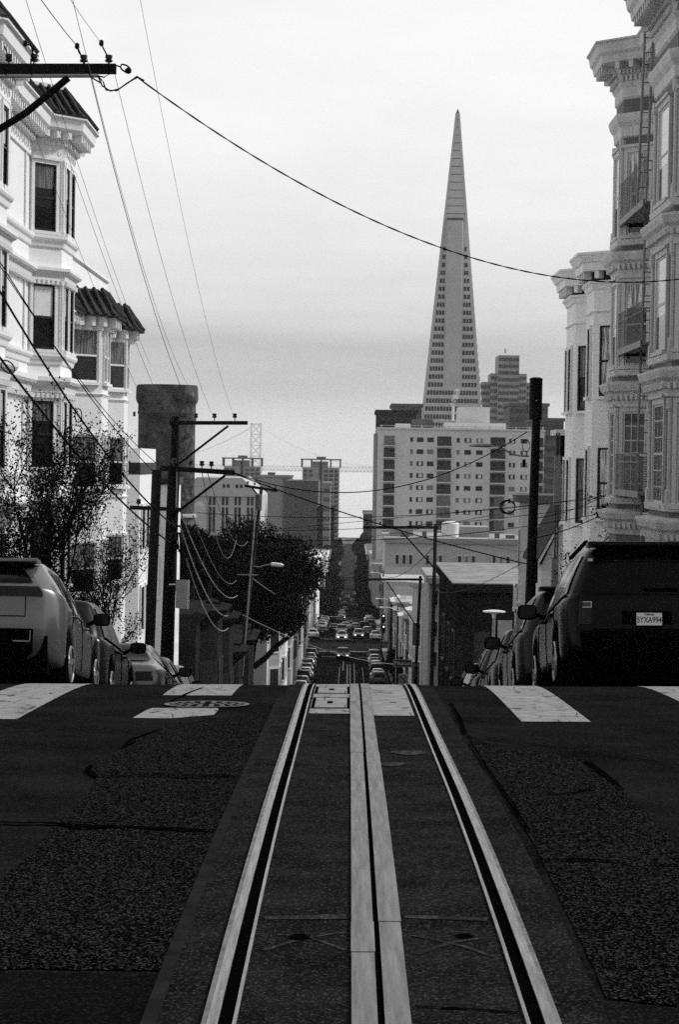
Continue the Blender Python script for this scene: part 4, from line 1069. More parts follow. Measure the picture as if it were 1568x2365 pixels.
# ------------------------------------------------------------------ poles
def insulator(mb, p, s=1.0):
    mb.lathe([(.012 * s, 0), (.012 * s, .06 * s), (.05 * s, .07 * s), (.055 * s, .1 * s), (.035 * s, .115 * s), (.05 * s, .13 * s), (.05 * s, .16 * s), (.02 * s, .17 * s)], p, 8)
def utility_pole(name, label, base, top, r0, r1, arms=(), m='pole_wood', cat='utility pole'):
    """arms: (end0, end1, thickness, brace (a, b) or None, insulator points)"""
    t = thing(name, label, cat, tuple(base), 'utility poles')
    mb = MB(); base, top = V(base), V(top); k = 8
    mb.tube([base + (top - base) * (i / k) for i in range(k + 1)], [r0 + (r1 - r0) * i / k for i in range(k + 1)], 10); mb.build('pole', m, t, smooth=True, angle=50)
    for (a, b, th, brace, ins) in arms:
        a, b = V(a), V(b); mb = MB(); u = b - a
        mb.obox(a - V((0, th / 2, th / 2)), u, (0, th, 0), (0, 0, th)); ao = mb.build('crossarm', 'arm_wood', t)
        if brace: mb = MB(); mb.tube([V(brace[0]), V(brace[1])], .035 if th < .15 else .05, 6); mb.build('brace', 'pole_wood', ao)
        for p in ins: mb = MB(); insulator(mb, V(p) , 1.25); mb.build('insulator', 'porcelain', ao)
    return t
def gp(X, d): return V((X, d, gz(d, X) - .1))
# arm coming in from the left, in front of the white house (its pole stands just outside the frame)
d = 33.0
e0 = P(-95, 164, d); e1 = P(268, 163, d)
t = thing('utility_pole', 'wooden pole with long crossarm and pale conduit entering at the upper left edge', 'utility pole', (e0.x, d, gz(d, e0.x) - .1), 'utility poles')
mb = MB(); mb.tube([gp(e0.x, d + .18), V((e0.x + .05, d + .18, e0.z + .9))], [.19, .14], 12); mb.build('pole', 'pole_wood', t, smooth=True, angle=50)
mb = MB(); mb.obox(P(-140, 172, d) - V((0, .06, 0)), e1 - e0 + (e0 - P(-140, 163, d)), (0, .12, 0), (0, 0, .145)); ao = mb.build('crossarm', 'arm_wood', t)
mb = MB(); mb.tube([P(-90, 178, d - .05), P(227, 176.5, d - .05)], .03, 8); mb.build('conduit', 'galvanised', ao)
mb = MB(); mb.tube([P(-90, 355, d - .05), P(-5, 302, d - .05), P(60, 262, d - .05), P(158, 181, d - .05)], .055, 8); mb.build('brace', 'pole_wood', ao)
INS = [(20, 150), (78, 150), (193, 152), (251, 152)]
for x, y in INS:
    mb = MB(); p = P(x, y + 2, d); mb.lathe([(.012, 0), (.012, .05), (.055, .06), (.06, .09), (.035, .1), (.055, .12), (.055, .16), (.03, .17)], p, 10); mb.build('insulator', 'porcelain', ao)
mb = MB()
for pts in ([(78, 135), (72, 108), (58, 102)], [(193, 138), (182, 122), (178, 108)], [(251, 137), (238, 112), (234, 101)], [(78, 108), (68, 165), (74, 175)], [(178, 108), (200, 160), (210, 180), (232, 193), (236, 188), (225, 176)],
            [(251, 137), (255, 172), (240, 180), (228, 177)], [(20, 135), (10, 108)], [(10, 160), (15, 178)], [(226, 177), (236, 200), (255, 212), (275, 207), (300, 190), (316, 178), (333, 188)], [(238, 190), (245, 210), (270, 211), (296, 192), (318, 180), (330, 186)]):
    mb.tube([P(x, y, d - .07) for x, y in pts], .012, 5)
for x, y in ((178, 108), (234, 101), (58, 102)): mb.lathe([(.01, -.05), (.035, -.03), (.035, .03), (.01, .05)], P(x, y, d - .07), 8)
mb.build('jumper_wires', 'wire', ao)
mb = MB()
ring = [P(290 + 12 * math.cos(q / 12 * 2 * PI), 160 + 8 * math.sin(q / 12 * 2 * PI) + 5 * math.cos(q / 12 * 2 * PI), d) for q in range(13)]
mb.tube(ring, .014, 5); mb.lathe([(.02, -.04), (.05, -.02), (.05, .03), (.02, .05)], P(296, 166, d), 8); mb.tube([P(268, 153, d), P(279, 156, d)], .012, 5); mb.build('dead_end_clamp', 'wire', ao)
# tall dark pole with the three arms
d = 62
UP1 = utility_pole('utility_pole', 'tallest dark wooden pole with a crossarm and brace in front of the round tower', gp(X_at(392, d), d), P(405.5, 962, d), .17, .12,
    [(P(392, 977, d - .15), P(572, 977, d - .15), .11, (P(527, 984, d - .15), P(412, 1072, d)), [P(452, 972, d - .15), P(495, 972, d - .15), P(542, 972, d - .15)]),])
d = 57
UP2 = utility_pole('utility_pole', 'dark wooden pole with two crossarms standing just before the tallest pole', gp(X_at(386, d), d), P(402, 1075, d), .19, .16,
    [(P(370, 1081, d - .18), P(542, 1092, d - .18), .13, (P(520, 1098, d - .18), P(410, 1182, d)), [P(440, 1081, d - .18), P(466, 1083, d - .18), P(488, 1084, d - .18), P(402, 1078, d - .18)]),
     (P(300, 1172, d - .18), P(418, 1177, d - .18), .1, None, [P(320, 1171, d - .18)])])
mb = MB(); mb.tube([P(409, 1085, 56.8), P(407, 1180, 56.8)], .02, 5); mb.build('ground_wire_guard', 'wire_pale', UP2)
mb = MB(); mb.tube([P(392, 1180, 56.8), P(396, 1200, 56.8), P(404, 1215, 56.8), P(416, 1215, 56.8)], .03, 5)
for i in range(9):
    mb.tube([P(395 + i * 3, 1230, 56.7), P(392 + i * 4, 1245 + (i % 3) * 8, 56.5), P(398 + i * 3, 1268 + (i % 4) * 6, 56.7)], .02, 5)
mb.build('cable_bundle', 'wire', UP2)
d = 53
utility_pole('utility_pole', 'plain weathered grey pole without crossarms left of the two dark poles', gp(X_at(345, d), d), P(362, 1085, d), .13, .12, m='pole_grey')
d = 55.5
t = thing('wall_sign', 'faded pale rectangular panel fixed beside the dark pole at left', 'sign', tuple(P(420, 1372, d)))
mb = MB(); a = P(405, 1404, d); mb.obox(a, P(431, 1406, d) - a, (0, .04, 0), P(407, 1338, d) - a); mb.build('panel', 'sign_face', t)
mb = MB(); a = P(431, 1406, d - .04); mb.obox(a, P(435.5, 1406, d - .04) - a, (0, .1, 0), P(433, 1340, d - .04) - a); mb.tube([P(405, 1350, d + .03), P(390, 1350, d + .03)], .02, 5); mb.build('edge', 'white_trim', t)
# leaning pale pole in front of the round tree
d = 128
LP = utility_pole('utility_pole', 'slanting pole with two crossarms and a white street lamp in front of the round tree', V((X_at(536, d), d, gz(d) - .1)), P(604, 1124, d), .17, .1,
    [(P(565, 1122, d), P(641, 1134, d), .16, (P(583, 1128, d), P(598, 1147, d)), [P(572, 1120, d), P(588, 1123, d), P(622, 1129, d), P(636, 1132, d)]),
     (P(533, 1249, d), P(638, 1264, d), .16, (P(561, 1254, d), P(572, 1272, d)), [P(545, 1248, d), P(628, 1260, d)])], m='pole_grey')
mb = MB(); a = P(597, 1160, d - .3); mb.lathe([(.02, -.5), (.2, -.48), (.2, .45), (.05, .5)], a, 10); mb.build('transformer', 'mid_wall', LP)
mb = MB(); mb.tube([P(548, 1327, d - .2), P(596, 1328, d - .2)], .04, 5); mb.tube([P(590, 1180, d - .2), P(560, 1560, d - .2)], .05, 5); mb.build('riser_pipe', 'wire_pale', LP)
mb = MB(); mb.tube([P(579, 1308, d), P(600, 1309, d), P(612, 1305, d), P(626, 1303, d)], .045, 6); lo = mb.build('lamp_arm', 'wire_pale', LP)
mb = MB(); p0, p1 = P(625, 1303, d), P(655, 1305.5, d); mb.tube([p0, p0 + (p1 - p0) * .1, p0 + (p1 - p0) * .8, p1], [.06, .13, .12, .05], 8); mb.build('lamp_head', 'white_trim', lo)
# black pole with canister, right
d = 58
RP = thing('utility_pole', 'black pole topped by a fat cylindrical antenna canister with a cobra head street lamp, right', 'utility pole', (X_at(1226, d), d, gz(d) - .1), 'utility poles')
bs = P(1217, 1600, d); tp = P(1239, 965, d)
mb = MB(); mb.tube([bs + (tp - bs) * (i / 8) for i in range(9)], [.155 - .04 * i / 8 for i in range(9)], 14); mb.build('pole', 'canister', RP, smooth=True, angle=50)
mb = MB(); a = P(1236.5, 970, d); mb.lathe([(.06, -.005), (.178, 0), (.178, .02), (.172, .03), (.172, 1.06), (.18, 1.07), (.18, 1.1), (.1, 1.135), (.02, 1.14)], a, 20); mb.build('canister', 'canister', RP, smooth=True, angle=40)
mb = MB(); mb.bx(a.x - .02, a.x + .02, a.y - .19, a.y - .17, a.z + .5, a.z + .515); mb.build('canister_label', 'white_trim', RP)
mb = MB(); mb.tube([P(1222, 1054, d), P(1200, 1053, d), P(1185, 1050, d), P(1172, 1043, d), P(1160, 1035, d), P(1148, 1031, d), P(1130, 1030, d)], .025, 6); ar = mb.build('lamp_arm', 'lamp_grey', RP)
mb = MB(); p0 = P(1133, 1031, d); p1 = P(1081, 1030, d)
pr = [(0, .03, .03), (.05, .045, .05), (.3, .07, .06), (.7, .08, .045), (.95, .05, .025), (1, .01, .01)]
n = 10; vs = []
for t_, wy, wz in pr:
    c = p0 + (p1 - p0) * t_
    for k in range(n): q = 2 * PI * k / n; vs.append(c + V((0, wy * 2 * math.cos(q), wz * math.sin(q) * (1.3 if math.sin(q) > 0 else .6))))
mb.add(vs, [(i * n + k, i * n + (k + 1) % n, (i + 1) * n + (k + 1) % n, (i + 1) * n + k) for i in range(len(pr) - 1) for k in range(n)]); mb.build('lamp_head', 'lamp_grey', ar, smooth=True)
mb = MB(); a = P(1224, 1320, d); mb.bx(a.x + .1, a.x + .2, d - .1, d + .1, a.z - .3, a.z + .35); a = P(1222, 1070, d); mb.bx(a.x - .18, a.x - .1, d - .08, d + .08, a.z - .1, a.z + .1); mb.build('equipment_box', 'canister', RP)
mb = MB(); mb.tube([P(1215 + 9 * math.cos(q * .52), 1030 + 14 * math.sin(q * .52), d - .2) for q in range(13)], .012, 5); mb.build('wire_loop', 'wire', RP)
# cabinets on the conduit by the stucco house
d = 73.2
t = thing('cabinet_pole', 'slim double conduit carrying two tall grey equipment cabinets beside the stucco house', 'equipment pole', (X_at(1284, d), d, gz(d)))
mb = MB(); mb.tube([P(1286, 1000, d), P(1278, 1500, d)], .035, 8); mb.tube([P(1292, 1000, d), P(1284, 1500, d)], .03, 8); mb.build('conduits', 'black_iron', t)
for (x0, x1, y0, y1) in ((1279, 1295, 1053, 1166), (1273, 1290, 1288, 1380)):
    mb = MB(); a, b = P(x0, y1, d - .2), P(x1, y0, d - .2); mb.bx(a.x, b.x, d - .25, d - .04, a.z, b.z); mb.bx(a.x - .01, b.x + .01, d - .26, d - .03, b.z - .02, b.z + .01); mb.build('cabinet', 'cabinet', t)
# two thin poles with arms to the left
for (xb, xt, yt, ax_, by, d, lb) in ((1003, 1006, 1210, 838, 1312, 130, 'taller of two thin poles with left reaching crossarms beside the dark flat roofed house'),
                                     (963, 971, 1330, 845, 1455, 165, 'shorter of two thin poles with left reaching crossarms, by the street name sign')):
    utility_pole('utility_pole', lb, V((X_at(xb, d), d, gz(d) - .1)), P(xt, yt, d), .15, .11,
        [(P(ax_, yt + 8, d - .15), P(xt + 6, yt + 8, d - .15), .17, (P(ax_ + 85 if d < 150 else ax_ + 48, yt + 13, d - .15), P(xt - 3, by, d)), [P(ax_ + 10, yt + 3, d - .15), P(ax_ + 40, yt + 3, d - .15)])], m='pole_grey' if d < 150 else 'pole_wood')
# lamp with a flat disc head and sign panel
d = 88
t = thing('street_lamp', 'post top lamp with a flat pale disc head in front of the dark house', 'street lamp', (X_at(1140, d), d, gz(d)))
mb = MB(); mb.tube([V((X_at(1139, d), d, gz(d))), P(1141, 1425, d)], [.08, .06], 8); mb.build('post', 'lamp_grey', t)
mb = MB(); mb.lathe([(.06, -.25), (.1, -.06), (.42, -.02), (.46, .0), (.46, .04), (.2, .08)], P(1141, 1413, d), 20); mb.build('disc_head', 'white_trim', t)
d = 92
t = thing('notice_board', 'pale mottled notice board on legs behind the disc headed lamp', 'notice board', (X_at(1166, d), d, gz(d)))
mb = MB(); a, b = P(1149, 1500, d), P(1183, 1433, d); mb.bx(a.x, b.x, d, d + .06, a.z, b.z); mb.build('board', 'sign_face', t)
mb = MB(); 
for x in (a.x, b.x - .06): mb.bx(x, x + .06, d + .06, d + .12, gz(d), b.z)
mb.build('legs', 'lamp_grey', t)
# street name sign and turn sign
d = 150
t = thing('street_name_sign', 'dark street name sign reading Mason on the lower thin pole side', 'sign', tuple(P(930, 1530, d)))
mb = MB(); a, b = P(908, 1540, d), P(951, 1523, d); mb.bx(a.x, b.x, d, d + .05, a.z, b.z); f = mb.build('sign_plate', 'sign_dark', t)
mb = MB()
for (u0, u1, v0, v1) in ((a.x, b.x, a.z, a.z + .04), (a.x, b.x, b.z - .04, b.z), (a.x, a.x + .04, a.z + .04, b.z - .04), (b.x - .04, b.x, a.z + .04, b.z - .04)): mb.bx(u0, u1, d - .012, d - .002, v0, v1)
mb.tube([P(914, 1523, d), P(914, 1545, d + .06), V((P(914, 1523, d).x, d + .1, gz(d)))], .04, 6)
mb.build('border', 'lamp_grey', t)
c = (a + b) / 2
text_mesh('Mason', .36, 'letter', 'lettering', f, Matrix.Translation(V((c.x, d - .012, c.z)) - ORG[t]) @ Matrix.Rotation(PI / 2, 4, 'X'), .004, .01, 1.25)
t = thing('turn_ban_sign', 'small square white sign with barred turn arrow below the street name sign', 'sign', tuple(P(931, 1568, d)))
mb = MB(); a, b = P(920, 1579, d), P(941, 1556, d); mb.bx(a.x, b.x, d, d + .03, a.z, b.z); f = mb.build('sign_plate', 'sign_face', t)
c = (a + b) / 2; mb = MB()
mb.tube([(c.x + .25 * math.cos(q / 14 * 2 * PI), d - .01, c.z + .25 * math.sin(q / 14 * 2 * PI)) for q in range(15)], .03, 4)
mb.tube([(c.x - .17, d - .01, c.z + .17), (c.x + .17, d - .01, c.z - .17)], .03, 4)
mb.tube([(c.x + .08, d - .008, c.z - .16), (c.x + .08, d - .008, c.z + .08), (c.x - .1, d - .008, c.z + .08)], .028, 4); mb.build('turn_symbol', 'ink', f)
mb = MB(); mb.tube([(c.x, d + .06, b.z), (c.x, d + .06, gz(d))], .03, 6); mb.build('post', 'lamp_grey', t)
# small far poles and lamps on both sides
for i, (X, d, h, lb) in enumerate(((-6.2, 175, 9.5, 'thin dark pole below the right edge of the round tree crown'), (-6.2, 186, 9, 'thin dark pole beside the white row house, left of the parked cars'), (-6.2, 205, 9.5, 'thin pole furthest right of those on the left pavement before the crossing'),
                                   (5.3, 232, 8.5, 'thin pole over the parked cars on the right pavement'), (5.3, 268, 8.5, 'thin pole at the second crossing on the right'), (-6.2, 296, 10, 'thin pole at the second crossing on the left'), (5.3, 330, 10, 'far thin pole past the busy crossing on the right'))):
    t = thing('street_pole', lb, 'pole', (X, d, gz(d)), 'far street poles')
    mb = MB(); mb.tube([(X, d, gz(d)), (X, d, gz(d) + h)], [.12, .08], 6); mb.build('pole', 'pole_wood', t)
    s_ = 1 if X < 0 else -1
    mb = MB(); mb.tube([(X, d, gz(d) + h - .6), (X + s_ * .9, d, gz(d) + h - .3), (X + s_ * 1.7, d, gz(d) + h - .3)], .05, 5); mb.lathe([(.05, -.08), (.2, -.06), (.2, .05), (.05, .1)], (X + s_ * 1.8, d, gz(d) + h - .3), 8); mb.build('lamp', 'white_trim', t)
for (x, y, d, lb) in ((886, 1498, 292, 'traffic signal with two lit lamps at the far right corner of the crossing'),):
    t = thing('traffic_signal', lb, 'traffic light', (X_at(x, d), d, gz(d)))
    mb = MB(); mb.tube([(X_at(x, d), d + .3, gz(d)), P(x, 1418, d) + V((0, .3, 0))], .08, 6); mb.build('post', 'pole_wood', t)
    for yy in (1427, 1452):
        mb = MB(); a = P(x, yy, d); mb.bx(a.x - .25, a.x + .25, d - .15, d + .2, a.z - .6, a.z + .6); hh = mb.build('signal_head', 'sash_dark', t)
        mb = MB(); mb.lathe([(.01, -.03), (.12, -.02), (.12, .02)], a + V((0, -.17, .3)), 10, 'Y'); mb.build('signal_lamp', 'headlamp', hh)
# ------------------------------------------------------------------ wires
def wire(name, label, p0, p1, sag, r, m='wire', mid=None, n=26, twist=0, cat=None, group='overhead wires'):
    mb = MB(); p0, p1 = V(p0), V(p1); pts = []
    for i in range(n + 1):
        t = i / n; p = p0 + (p1 - p0) * t; p.z -= sag * 4 * t * (1 - t); pts.append(p)
    if twist:
        nn = n * 8
        for ph in (0, PI):
            q = []
            for i in range(nn + 1):
                t = i / nn; p = p0 + (p1 - p0) * t; p.z -= sag * 4 * t * (1 - t)
                a = ph + twist * t * 2 * PI; q.append(p + V((0, math.cos(a) * r * .8, math.sin(a) * r * .8)))
            mb.tube(q, r, 5)
    else: mb.tube(pts, r, 5)
    o = mb.build(name, m); return tag(o, label, cat or 'wire', group)
wire('service_cable', 'twisted black cable sagging across the whole sky in front of the pyramid', P(318, 181, 33), P(1640, 634, 46), 1.18, .0085, twist=17, cat='cable')
wire('power_line', 'thin wire from the top left corner falling to the tiled roof', P(50, -30, 30), P(345, 840, 62), .25, .0045, 'wire_thin')
wire('power_line', 'wire from the top edge down to the second insulator from the crossarm tip', P(70, -34, 24), P(178, 108, 33), .02, .0065, 'wire')
wire('power_line', 'wire from the top edge down to the outermost insulator on the crossarm', P(140, -34, 24), P(234, 101, 33), .02, .0042, 'wire_thin')
wire('power_line', 'wire from the left edge down to the third insulator from the crossarm tip', P(-20, 10, 29), P(58, 102, 33), .02, .0042, 'wire_thin')
wire('power_line', 'darkest long wire falling from under the crossarm to the tallest pole', P(210, 182, 33), P(452, 968, 61.8), .55, .0065, 'wire')
wire('power_line', 'faint long wire falling from the crossarm tip to the end of the tall pole arm', P(262, 160, 33), P(495, 968, 61.8), .5, .0042, 'wire_thin')
wire('power_line', 'faintest long wire, furthest right of those falling across the sky', P(318, -30, 30), P(542, 968, 61.8), .6, .0032, 'wire_thin')
wire('power_line', 'thin wire passing the second house roof, upper of a close pair', P(160, -30, 27), P(450, 915, 62), .75, .0042, 'wire_thin')
wire('power_line', 'thin wire grazing the cornice of the white corner house, lower of a close pair', P(95, 180, 33), P(440, 1082, 56.8), .35, .0042, 'wire_thin')
wire('power_line', 'thin wire crossing the upper bay window of the white corner house', P(20, 150, 33), P(402, 1078, 56.8), .3, .0042, 'wire_thin')
wire('phone_cable', 'thick black cable dropping from the left edge past the bay windows', P(-20, 640, 34), P(404, 1216, 56.7), .42, .02, cat='cable')
wire('phone_cable', 'lower thick black cable dropping from the left edge through the bare trees', P(-20, 800, 34), P(395, 1255, 56.6), .28, .022, cat='cable')
wire('phone_cable', 'thinner black cable in the middle of the thick ones on the left', P(-10, 590, 34), P(400, 1130, 56.8), .35, .011, cat='cable')
wire('phone_cable', 'thinner black cable meeting the upper crossarm end from the left edge', P(-10, 600, 34), P(380, 1085, 56.8), .32, .009, cat='cable')
mb = MB(); mb.tube([P(181 + 8 * math.cos(q * .5236), 960 + 16 * math.sin(q * .5236), 44) for q in range(13)], .012, 5); tag(mb.build('cable_loop', 'wire'), 'small loop of cable hanging on the thick cable in front of the second house', 'cable')
mb = MB(); mb.tube([P(18 + 16 * math.cos(q * .5236) , 848 + 14 * math.sin(q * .5236) + 6 * math.cos(q * .5236), 36) for q in range(13)], .012, 5); tag(mb.build('cable_loop', 'wire'), 'small loop of cable at the far left edge on the lower thick cable', 'cable')
wire('service_cable', 'cable running from the left crossarm end up to the black pole at right', P(541, 1092, 57), P(1218, 997, 58), 1.0, .014, cat='cable')
wire('service_cable', 'thicker cable falling right from the left crossarm end behind the two thin poles', P(541, 1094, 57), P(1215, 1302, 58), .15, .016, cat='cable')
for (a, b, sag, r, lb) in (((455, 1184, 60), (1400, 1144, 60), .33, .009, 'topmost level wire crossing the street between left pole and stucco house'),
                           ((455, 1240, 62), (1400, 1150, 60), -.0, .007, 'straight wire rising to the right in front of the apartment block'),
                           ((420, 1222, 57), (1410, 1163, 59), .28, .008, 'slack level wire crossing low before the apartment block'),
                           ((420, 1232, 57), (1415, 1180, 59), .45, .01, 'lowest slack wire crossing from left pole to the right'),
                           ((640, 1262, 128), (1222, 1172, 58), .2, .01, 'wire from the slanting pole rising to the black pole')):
    wire('service_wire', lb, P(*a), P(*b), sag, r)
for (a, b, sag, r, m_, lb) in (((416, 1180, 56.8), (548, 1375, 126), .9, .02, 'wire_pale', 'pale sagging cable from the dark pole toward the slanting pole, upper'),
                               ((416, 1215, 56.8), (540, 1410, 126), 1.1, .022, 'wire_pale', 'pale sagging cable from the dark pole toward the slanting pole, middle'),
                               ((430, 1290, 57), (540, 1425, 126), 1.3, .02, 'wire_pale', 'pale sagging cable nearest the notice panel'),
                               ((445, 1190, 57), (546, 1340, 126), .8, .013, 'wire_thin', 'grey sagging cable over the round tree crown'),
                               ((480, 1095, 57), (572, 1250, 127), .9, .012, 'wire_thin', 'thin wire from the upper crossarm down over the round tree'),
                               ((466, 1090, 57), (545, 1248, 127), 1.6, .012, 'wire_thin', 'thin slack wire looping over the left of the round tree'),
                               ((575, 1330, 127), (800, 1420, 250), 1.0, .03, 'wire_thin', 'pale wire from the slanting pole over the lower tree crown'),
                               ((560, 1420, 127), (965, 1535, 165), .8, .03, 'wire_thin', 'low wire spanning the street above the far cars'),
                               ((1000, 1265, 130), (890, 1330, 300), .8, .035, 'wire_thin', 'wire running away from the upper thin pole'),
                               ((1005, 1225, 130), (1400, 1290, 60), .3, .01, 'wire', 'wire from the upper thin pole toward the stucco house foot'),
                               ((968, 1345, 165), (1205, 1300, 59), .8, .01, 'wire', 'wire from the lower thin pole up to the black pole'),
                               ((1225, 1198, 58), (1400, 1142, 60), .12, .011, 'wire', 'short cable from the black pole to the house corner, upper'),
                               ((1222, 1245, 58), (1420, 1172, 60), .12, .014, 'wire', 'short cable from the black pole to the house corner, lower')):
    wire('service_wire', lb, P(*a), P(*b), sag, r, m_)
mb = MB()
for k in range(3): mb.tube([P(1172 + (18 - k * 1.6) * math.cos(q * .349) + k, 1171 + (16 - k) * math.sin(q * .349), 59.5 + k * .05) for q in range(19)], .014, 5)
tag(mb.build('cable_coil', 'wire'), 'round coil of spare cable hanging on a wire before the apartment block', 'cable')
# ------------------------------------------------------------------ cars
def lerp(tab, y):
    if y <= tab[0][0]: return tab[0][1]
    for (a, va), (b, vb) in zip(tab, tab[1:]):
        if y <= b:
            t = (y - a) / (b - a); t = t * t * (3 - 2 * t) * .5 + t * .5
            return va + (vb - va) * t
    return tab[-1][1]
def make_car(name, label, paint, spec, group=None, cat='car', detail=True):
    """spec: L, W, roof [(y,z)], belt [(y,z)], rw roof half width, slant [(z,dy)], wheels; y runs from -L/2 (tail) to L/2"""
    root = thing(name, label, cat, (0, 0, 0), group)
    L, W = spec['L'], spec['W']; hl = L / 2; wr = spec.get('wr', .34); zb = spec.get('zb', .24)
    axr, axf = -hl + spec.get('ro', .95), hl - spec.get('fo', .88); ra = wr + .06
    def plan(y):                       # half width
        e = min(y + hl, hl - y); q = max(0, 1 - e / .55); f_ = .14 if y > 0 else spec.get('taper', .09)
        c_ = max(0, 1 - e / .15); return W / 2 * (1 - f_ * q * q) * (1 - .085 * c_ * c_)
    def zlow(y):
        z = zb + .06 * max(0, 1 - (hl - abs(y)) / .4)
        for c in (axr, axf):
            if abs(y - c) < ra: z = max(z, wr + math.sqrt(ra * ra - (y - c) ** 2) - .0)
        return z
    def slant(z, y):
        e = y + hl; k = max(0, 1 - e / .9); return lerp(spec['slant'], z) * k
    def bow(x, y):
        e = y + hl; k = max(0, 1 - e / .7); return spec.get('bow', .06) * k * k * (abs(x) / (W / 2)) ** 2.2
    def ring(y):
        w = plan(y); zl = zlow(y); zt = lerp(spec['roof'], y); c_ = max(0, 1 - min(y + hl, hl - y) / .15); zt -= .045 * c_ * c_; zl += .05 * c_ * c_; zbt = min(lerp(spec['belt'], y), zt - .015); zl = min(zl, zbt - .1)
        wt = max(.1, spec['rw'] * w / (W / 2)); gh = zt - zbt
        fl = min(1, gh / .35); wt = wt * fl + w * .9 * (1 - fl)
        pts = [(0, zl), (w * .8, zl), (w * .955, zl + .015), (w * .985, zl + .08), (w, zl + .5 * (zbt - zl)), (w * .995, zbt - .14 * min(1, (zbt - zl))), (w * .975, zbt - .04), (w * .945, zbt)]
        x0, z0 = w * .935, zbt + .005; x1, z1 = wt, zt - .09 * fl
        for t in (.0, .3, .65, 1): 
            b_ = .018 * math.sin(PI * t) * fl; pts.append((x0 + (x1 - x0) * t + b_, z0 + (z1 - z0) * t))
        pts += [(wt - .035, zt - .035 * fl), (wt - .11, zt - .008), (wt * .55, zt + .008 * fl), (0, zt + .014 * fl)]
        return pts
    N = spec.get('N', 64) if detail else 30
    ys = sorted(set([-hl + L * i / N for i in range(N + 1)] + [-hl + .02, -hl + .05, -hl + .1, hl - .02, hl - .05, hl - .1] + [c + s_ * ra * f_ for c in (axr, axf) for s_ in (-1, 1) for f_ in (.999, .9, .7)]))
    rings = [ring(y) for y in ys]; m_ = len(rings[0])
    mb = MB(); vs = []; idx = {}
    for i, y in enumerate(ys):
        for s_ in (1, -1):
            for k, (x, z) in enumerate(rings[i]): vs.append((x * s_, y + slant(z, y) + bow(x, y), z))
    st = 2 * m_; fs = []
    for i in range(len(ys) - 1):
        for k in range(m_ - 1):
            fs.append((i * st + k, (i + 1) * st + k, (i + 1) * st + k + 1, i * st + k + 1)[::-1])
            fs.append((i * st + m_ + k, (i + 1) * st + m_ + k, (i + 1) * st + m_ + k + 1, i * st + m_ + k + 1))
    fr_ = (1, .8, .55, .28, 0, -.28, -.55, -.8, -1)
    for i, fl in ((0, 0), (len(ys) - 1, 1)):
        k0 = len(vs); y = ys[i]; nc = len(fr_)
        for k, (x, z) in enumerate(rings[i]):
            for f_ in fr_: vs.append((x * f_, y + slant(z, y) + bow(x * f_, y) + (0 if fl == 0 else -.12 * (abs(f_) ** 2) + .12 if False else 0), z))
        for k in range(m_ - 1):
            for c_ in range(nc - 1):
                q = (k0 + k * nc + c_, k0 + (k + 1) * nc + c_, k0 + (k + 1) * nc + c_ + 1, k0 + k * nc + c_ + 1); fs.append(q if fl == 0 else q[::-1])
    mb.add(vs, fs)
    body = mb.build('body', paint, root, smooth=True)
    bm = bmesh.new(); bm.from_mesh(body.data); bmesh.ops.remove_doubles(bm, verts=bm.verts[:], dist=.0015); bmesh.ops.dissolve_degenerate(bm, edges=bm.edges[:], dist=.0008); bmesh.ops.recalc_face_normals(bm, faces=bm.faces[:])
    bm.to_mesh(body.data); bm.free(); body.data.set_sharp_from_angle(angle=math.radians(62))
    if detail:
        sd_ = body.modifiers.new('smooth', 'SUBSURF'); sd_.levels = 1; sd_.render_levels = 1
    def side_pt(y, t, s_, off=.012):
        r_ = ring(y); a, b = r_[8], r_[11]; k = min(2, int(t * 3)); u = t * 3 - k
        tt = (.0, .3, .65, 1.0)
        # interpolate along the four glass points
        for j in range(3):
            if t <= tt[j + 1] + 1e-9: u = (t - tt[j]) / (tt[j + 1] - tt[j]); p, q = r_[8 + j], r_[9 + j]; break
        x, z = p[0] + (q[0] - p[0]) * u, p[1] + (q[1] - p[1]) * u
        return V(((x + off) * s_, y + slant(z, y), z + off * .3))
    for s_ in (1, -1):
        for (y0, y1) in spec['glass']:
            n = 8; mb = MB(); vs = []
            for i in range(n + 1):
                y = y0 + (y1 - y0) * i / n
                for t in (.07, .3, .65, .96): vs.append(side_pt(y, t, s_))
            mb.add(vs, [((i * 4 + k, (i + 1) * 4 + k, (i + 1) * 4 + k + 1, i * 4 + k + 1) if s_ < 0 else (i * 4 + k, i * 4 + k + 1, (i + 1) * 4 + k + 1, (i + 1) * 4 + k)) for i in range(n) for k in range(3)])
            mb.build('side_window', spec.get('sideglass', 'car_glass'), root, smooth=True)
        if detail:
            mb = MB(); yy = [spec['glass'][0][0] + (spec['glass'][-1][1] - spec['glass'][0][0]) * i / 24 for i in range(25)]
            mb.tube([side_pt(y, 0.02, s_, .012) for y in yy], .013, 5); mb.build('belt_trim', spec.get('trim', 'car_plastic'), root)
    # end glass carried on the roof line (windscreen, sloping rear window)
    def top_glass(nm, y0, y1, m='car_glass'):
        n = 8; mb = MB(); vs = []
        for i in range(n + 1):
            y = y0 + (y1 - y0) * i / n; r_ = ring(y); z = lerp(spec['roof'], y); w_ = r_[13][0] - .0
            for f_ in (-1, -.5, 0, .5, 1): vs.append((w_ * f_, y + slant(z, y), z + .022))
        mb.add(vs, [(i * 5 + k, i * 5 + k + 1, (i + 1) * 5 + k + 1, (i + 1) * 5 + k) for i in range(n) for k in range(4)]); mb.build(nm, m, root, smooth=True)
    for nm, y0, y1 in spec.get('topglass', ()): top_glass(nm, y0, y1)
    def tail_w(z):
        r_ = rings[0]
        for p, q in zip(r_[1:], r_[2:]):
            if p[1] <= z <= q[1] and q[1] > p[1]: return p[0] + (q[0] - p[0]) * (z - p[1]) / (q[1] - p[1])
        return r_[4][0]
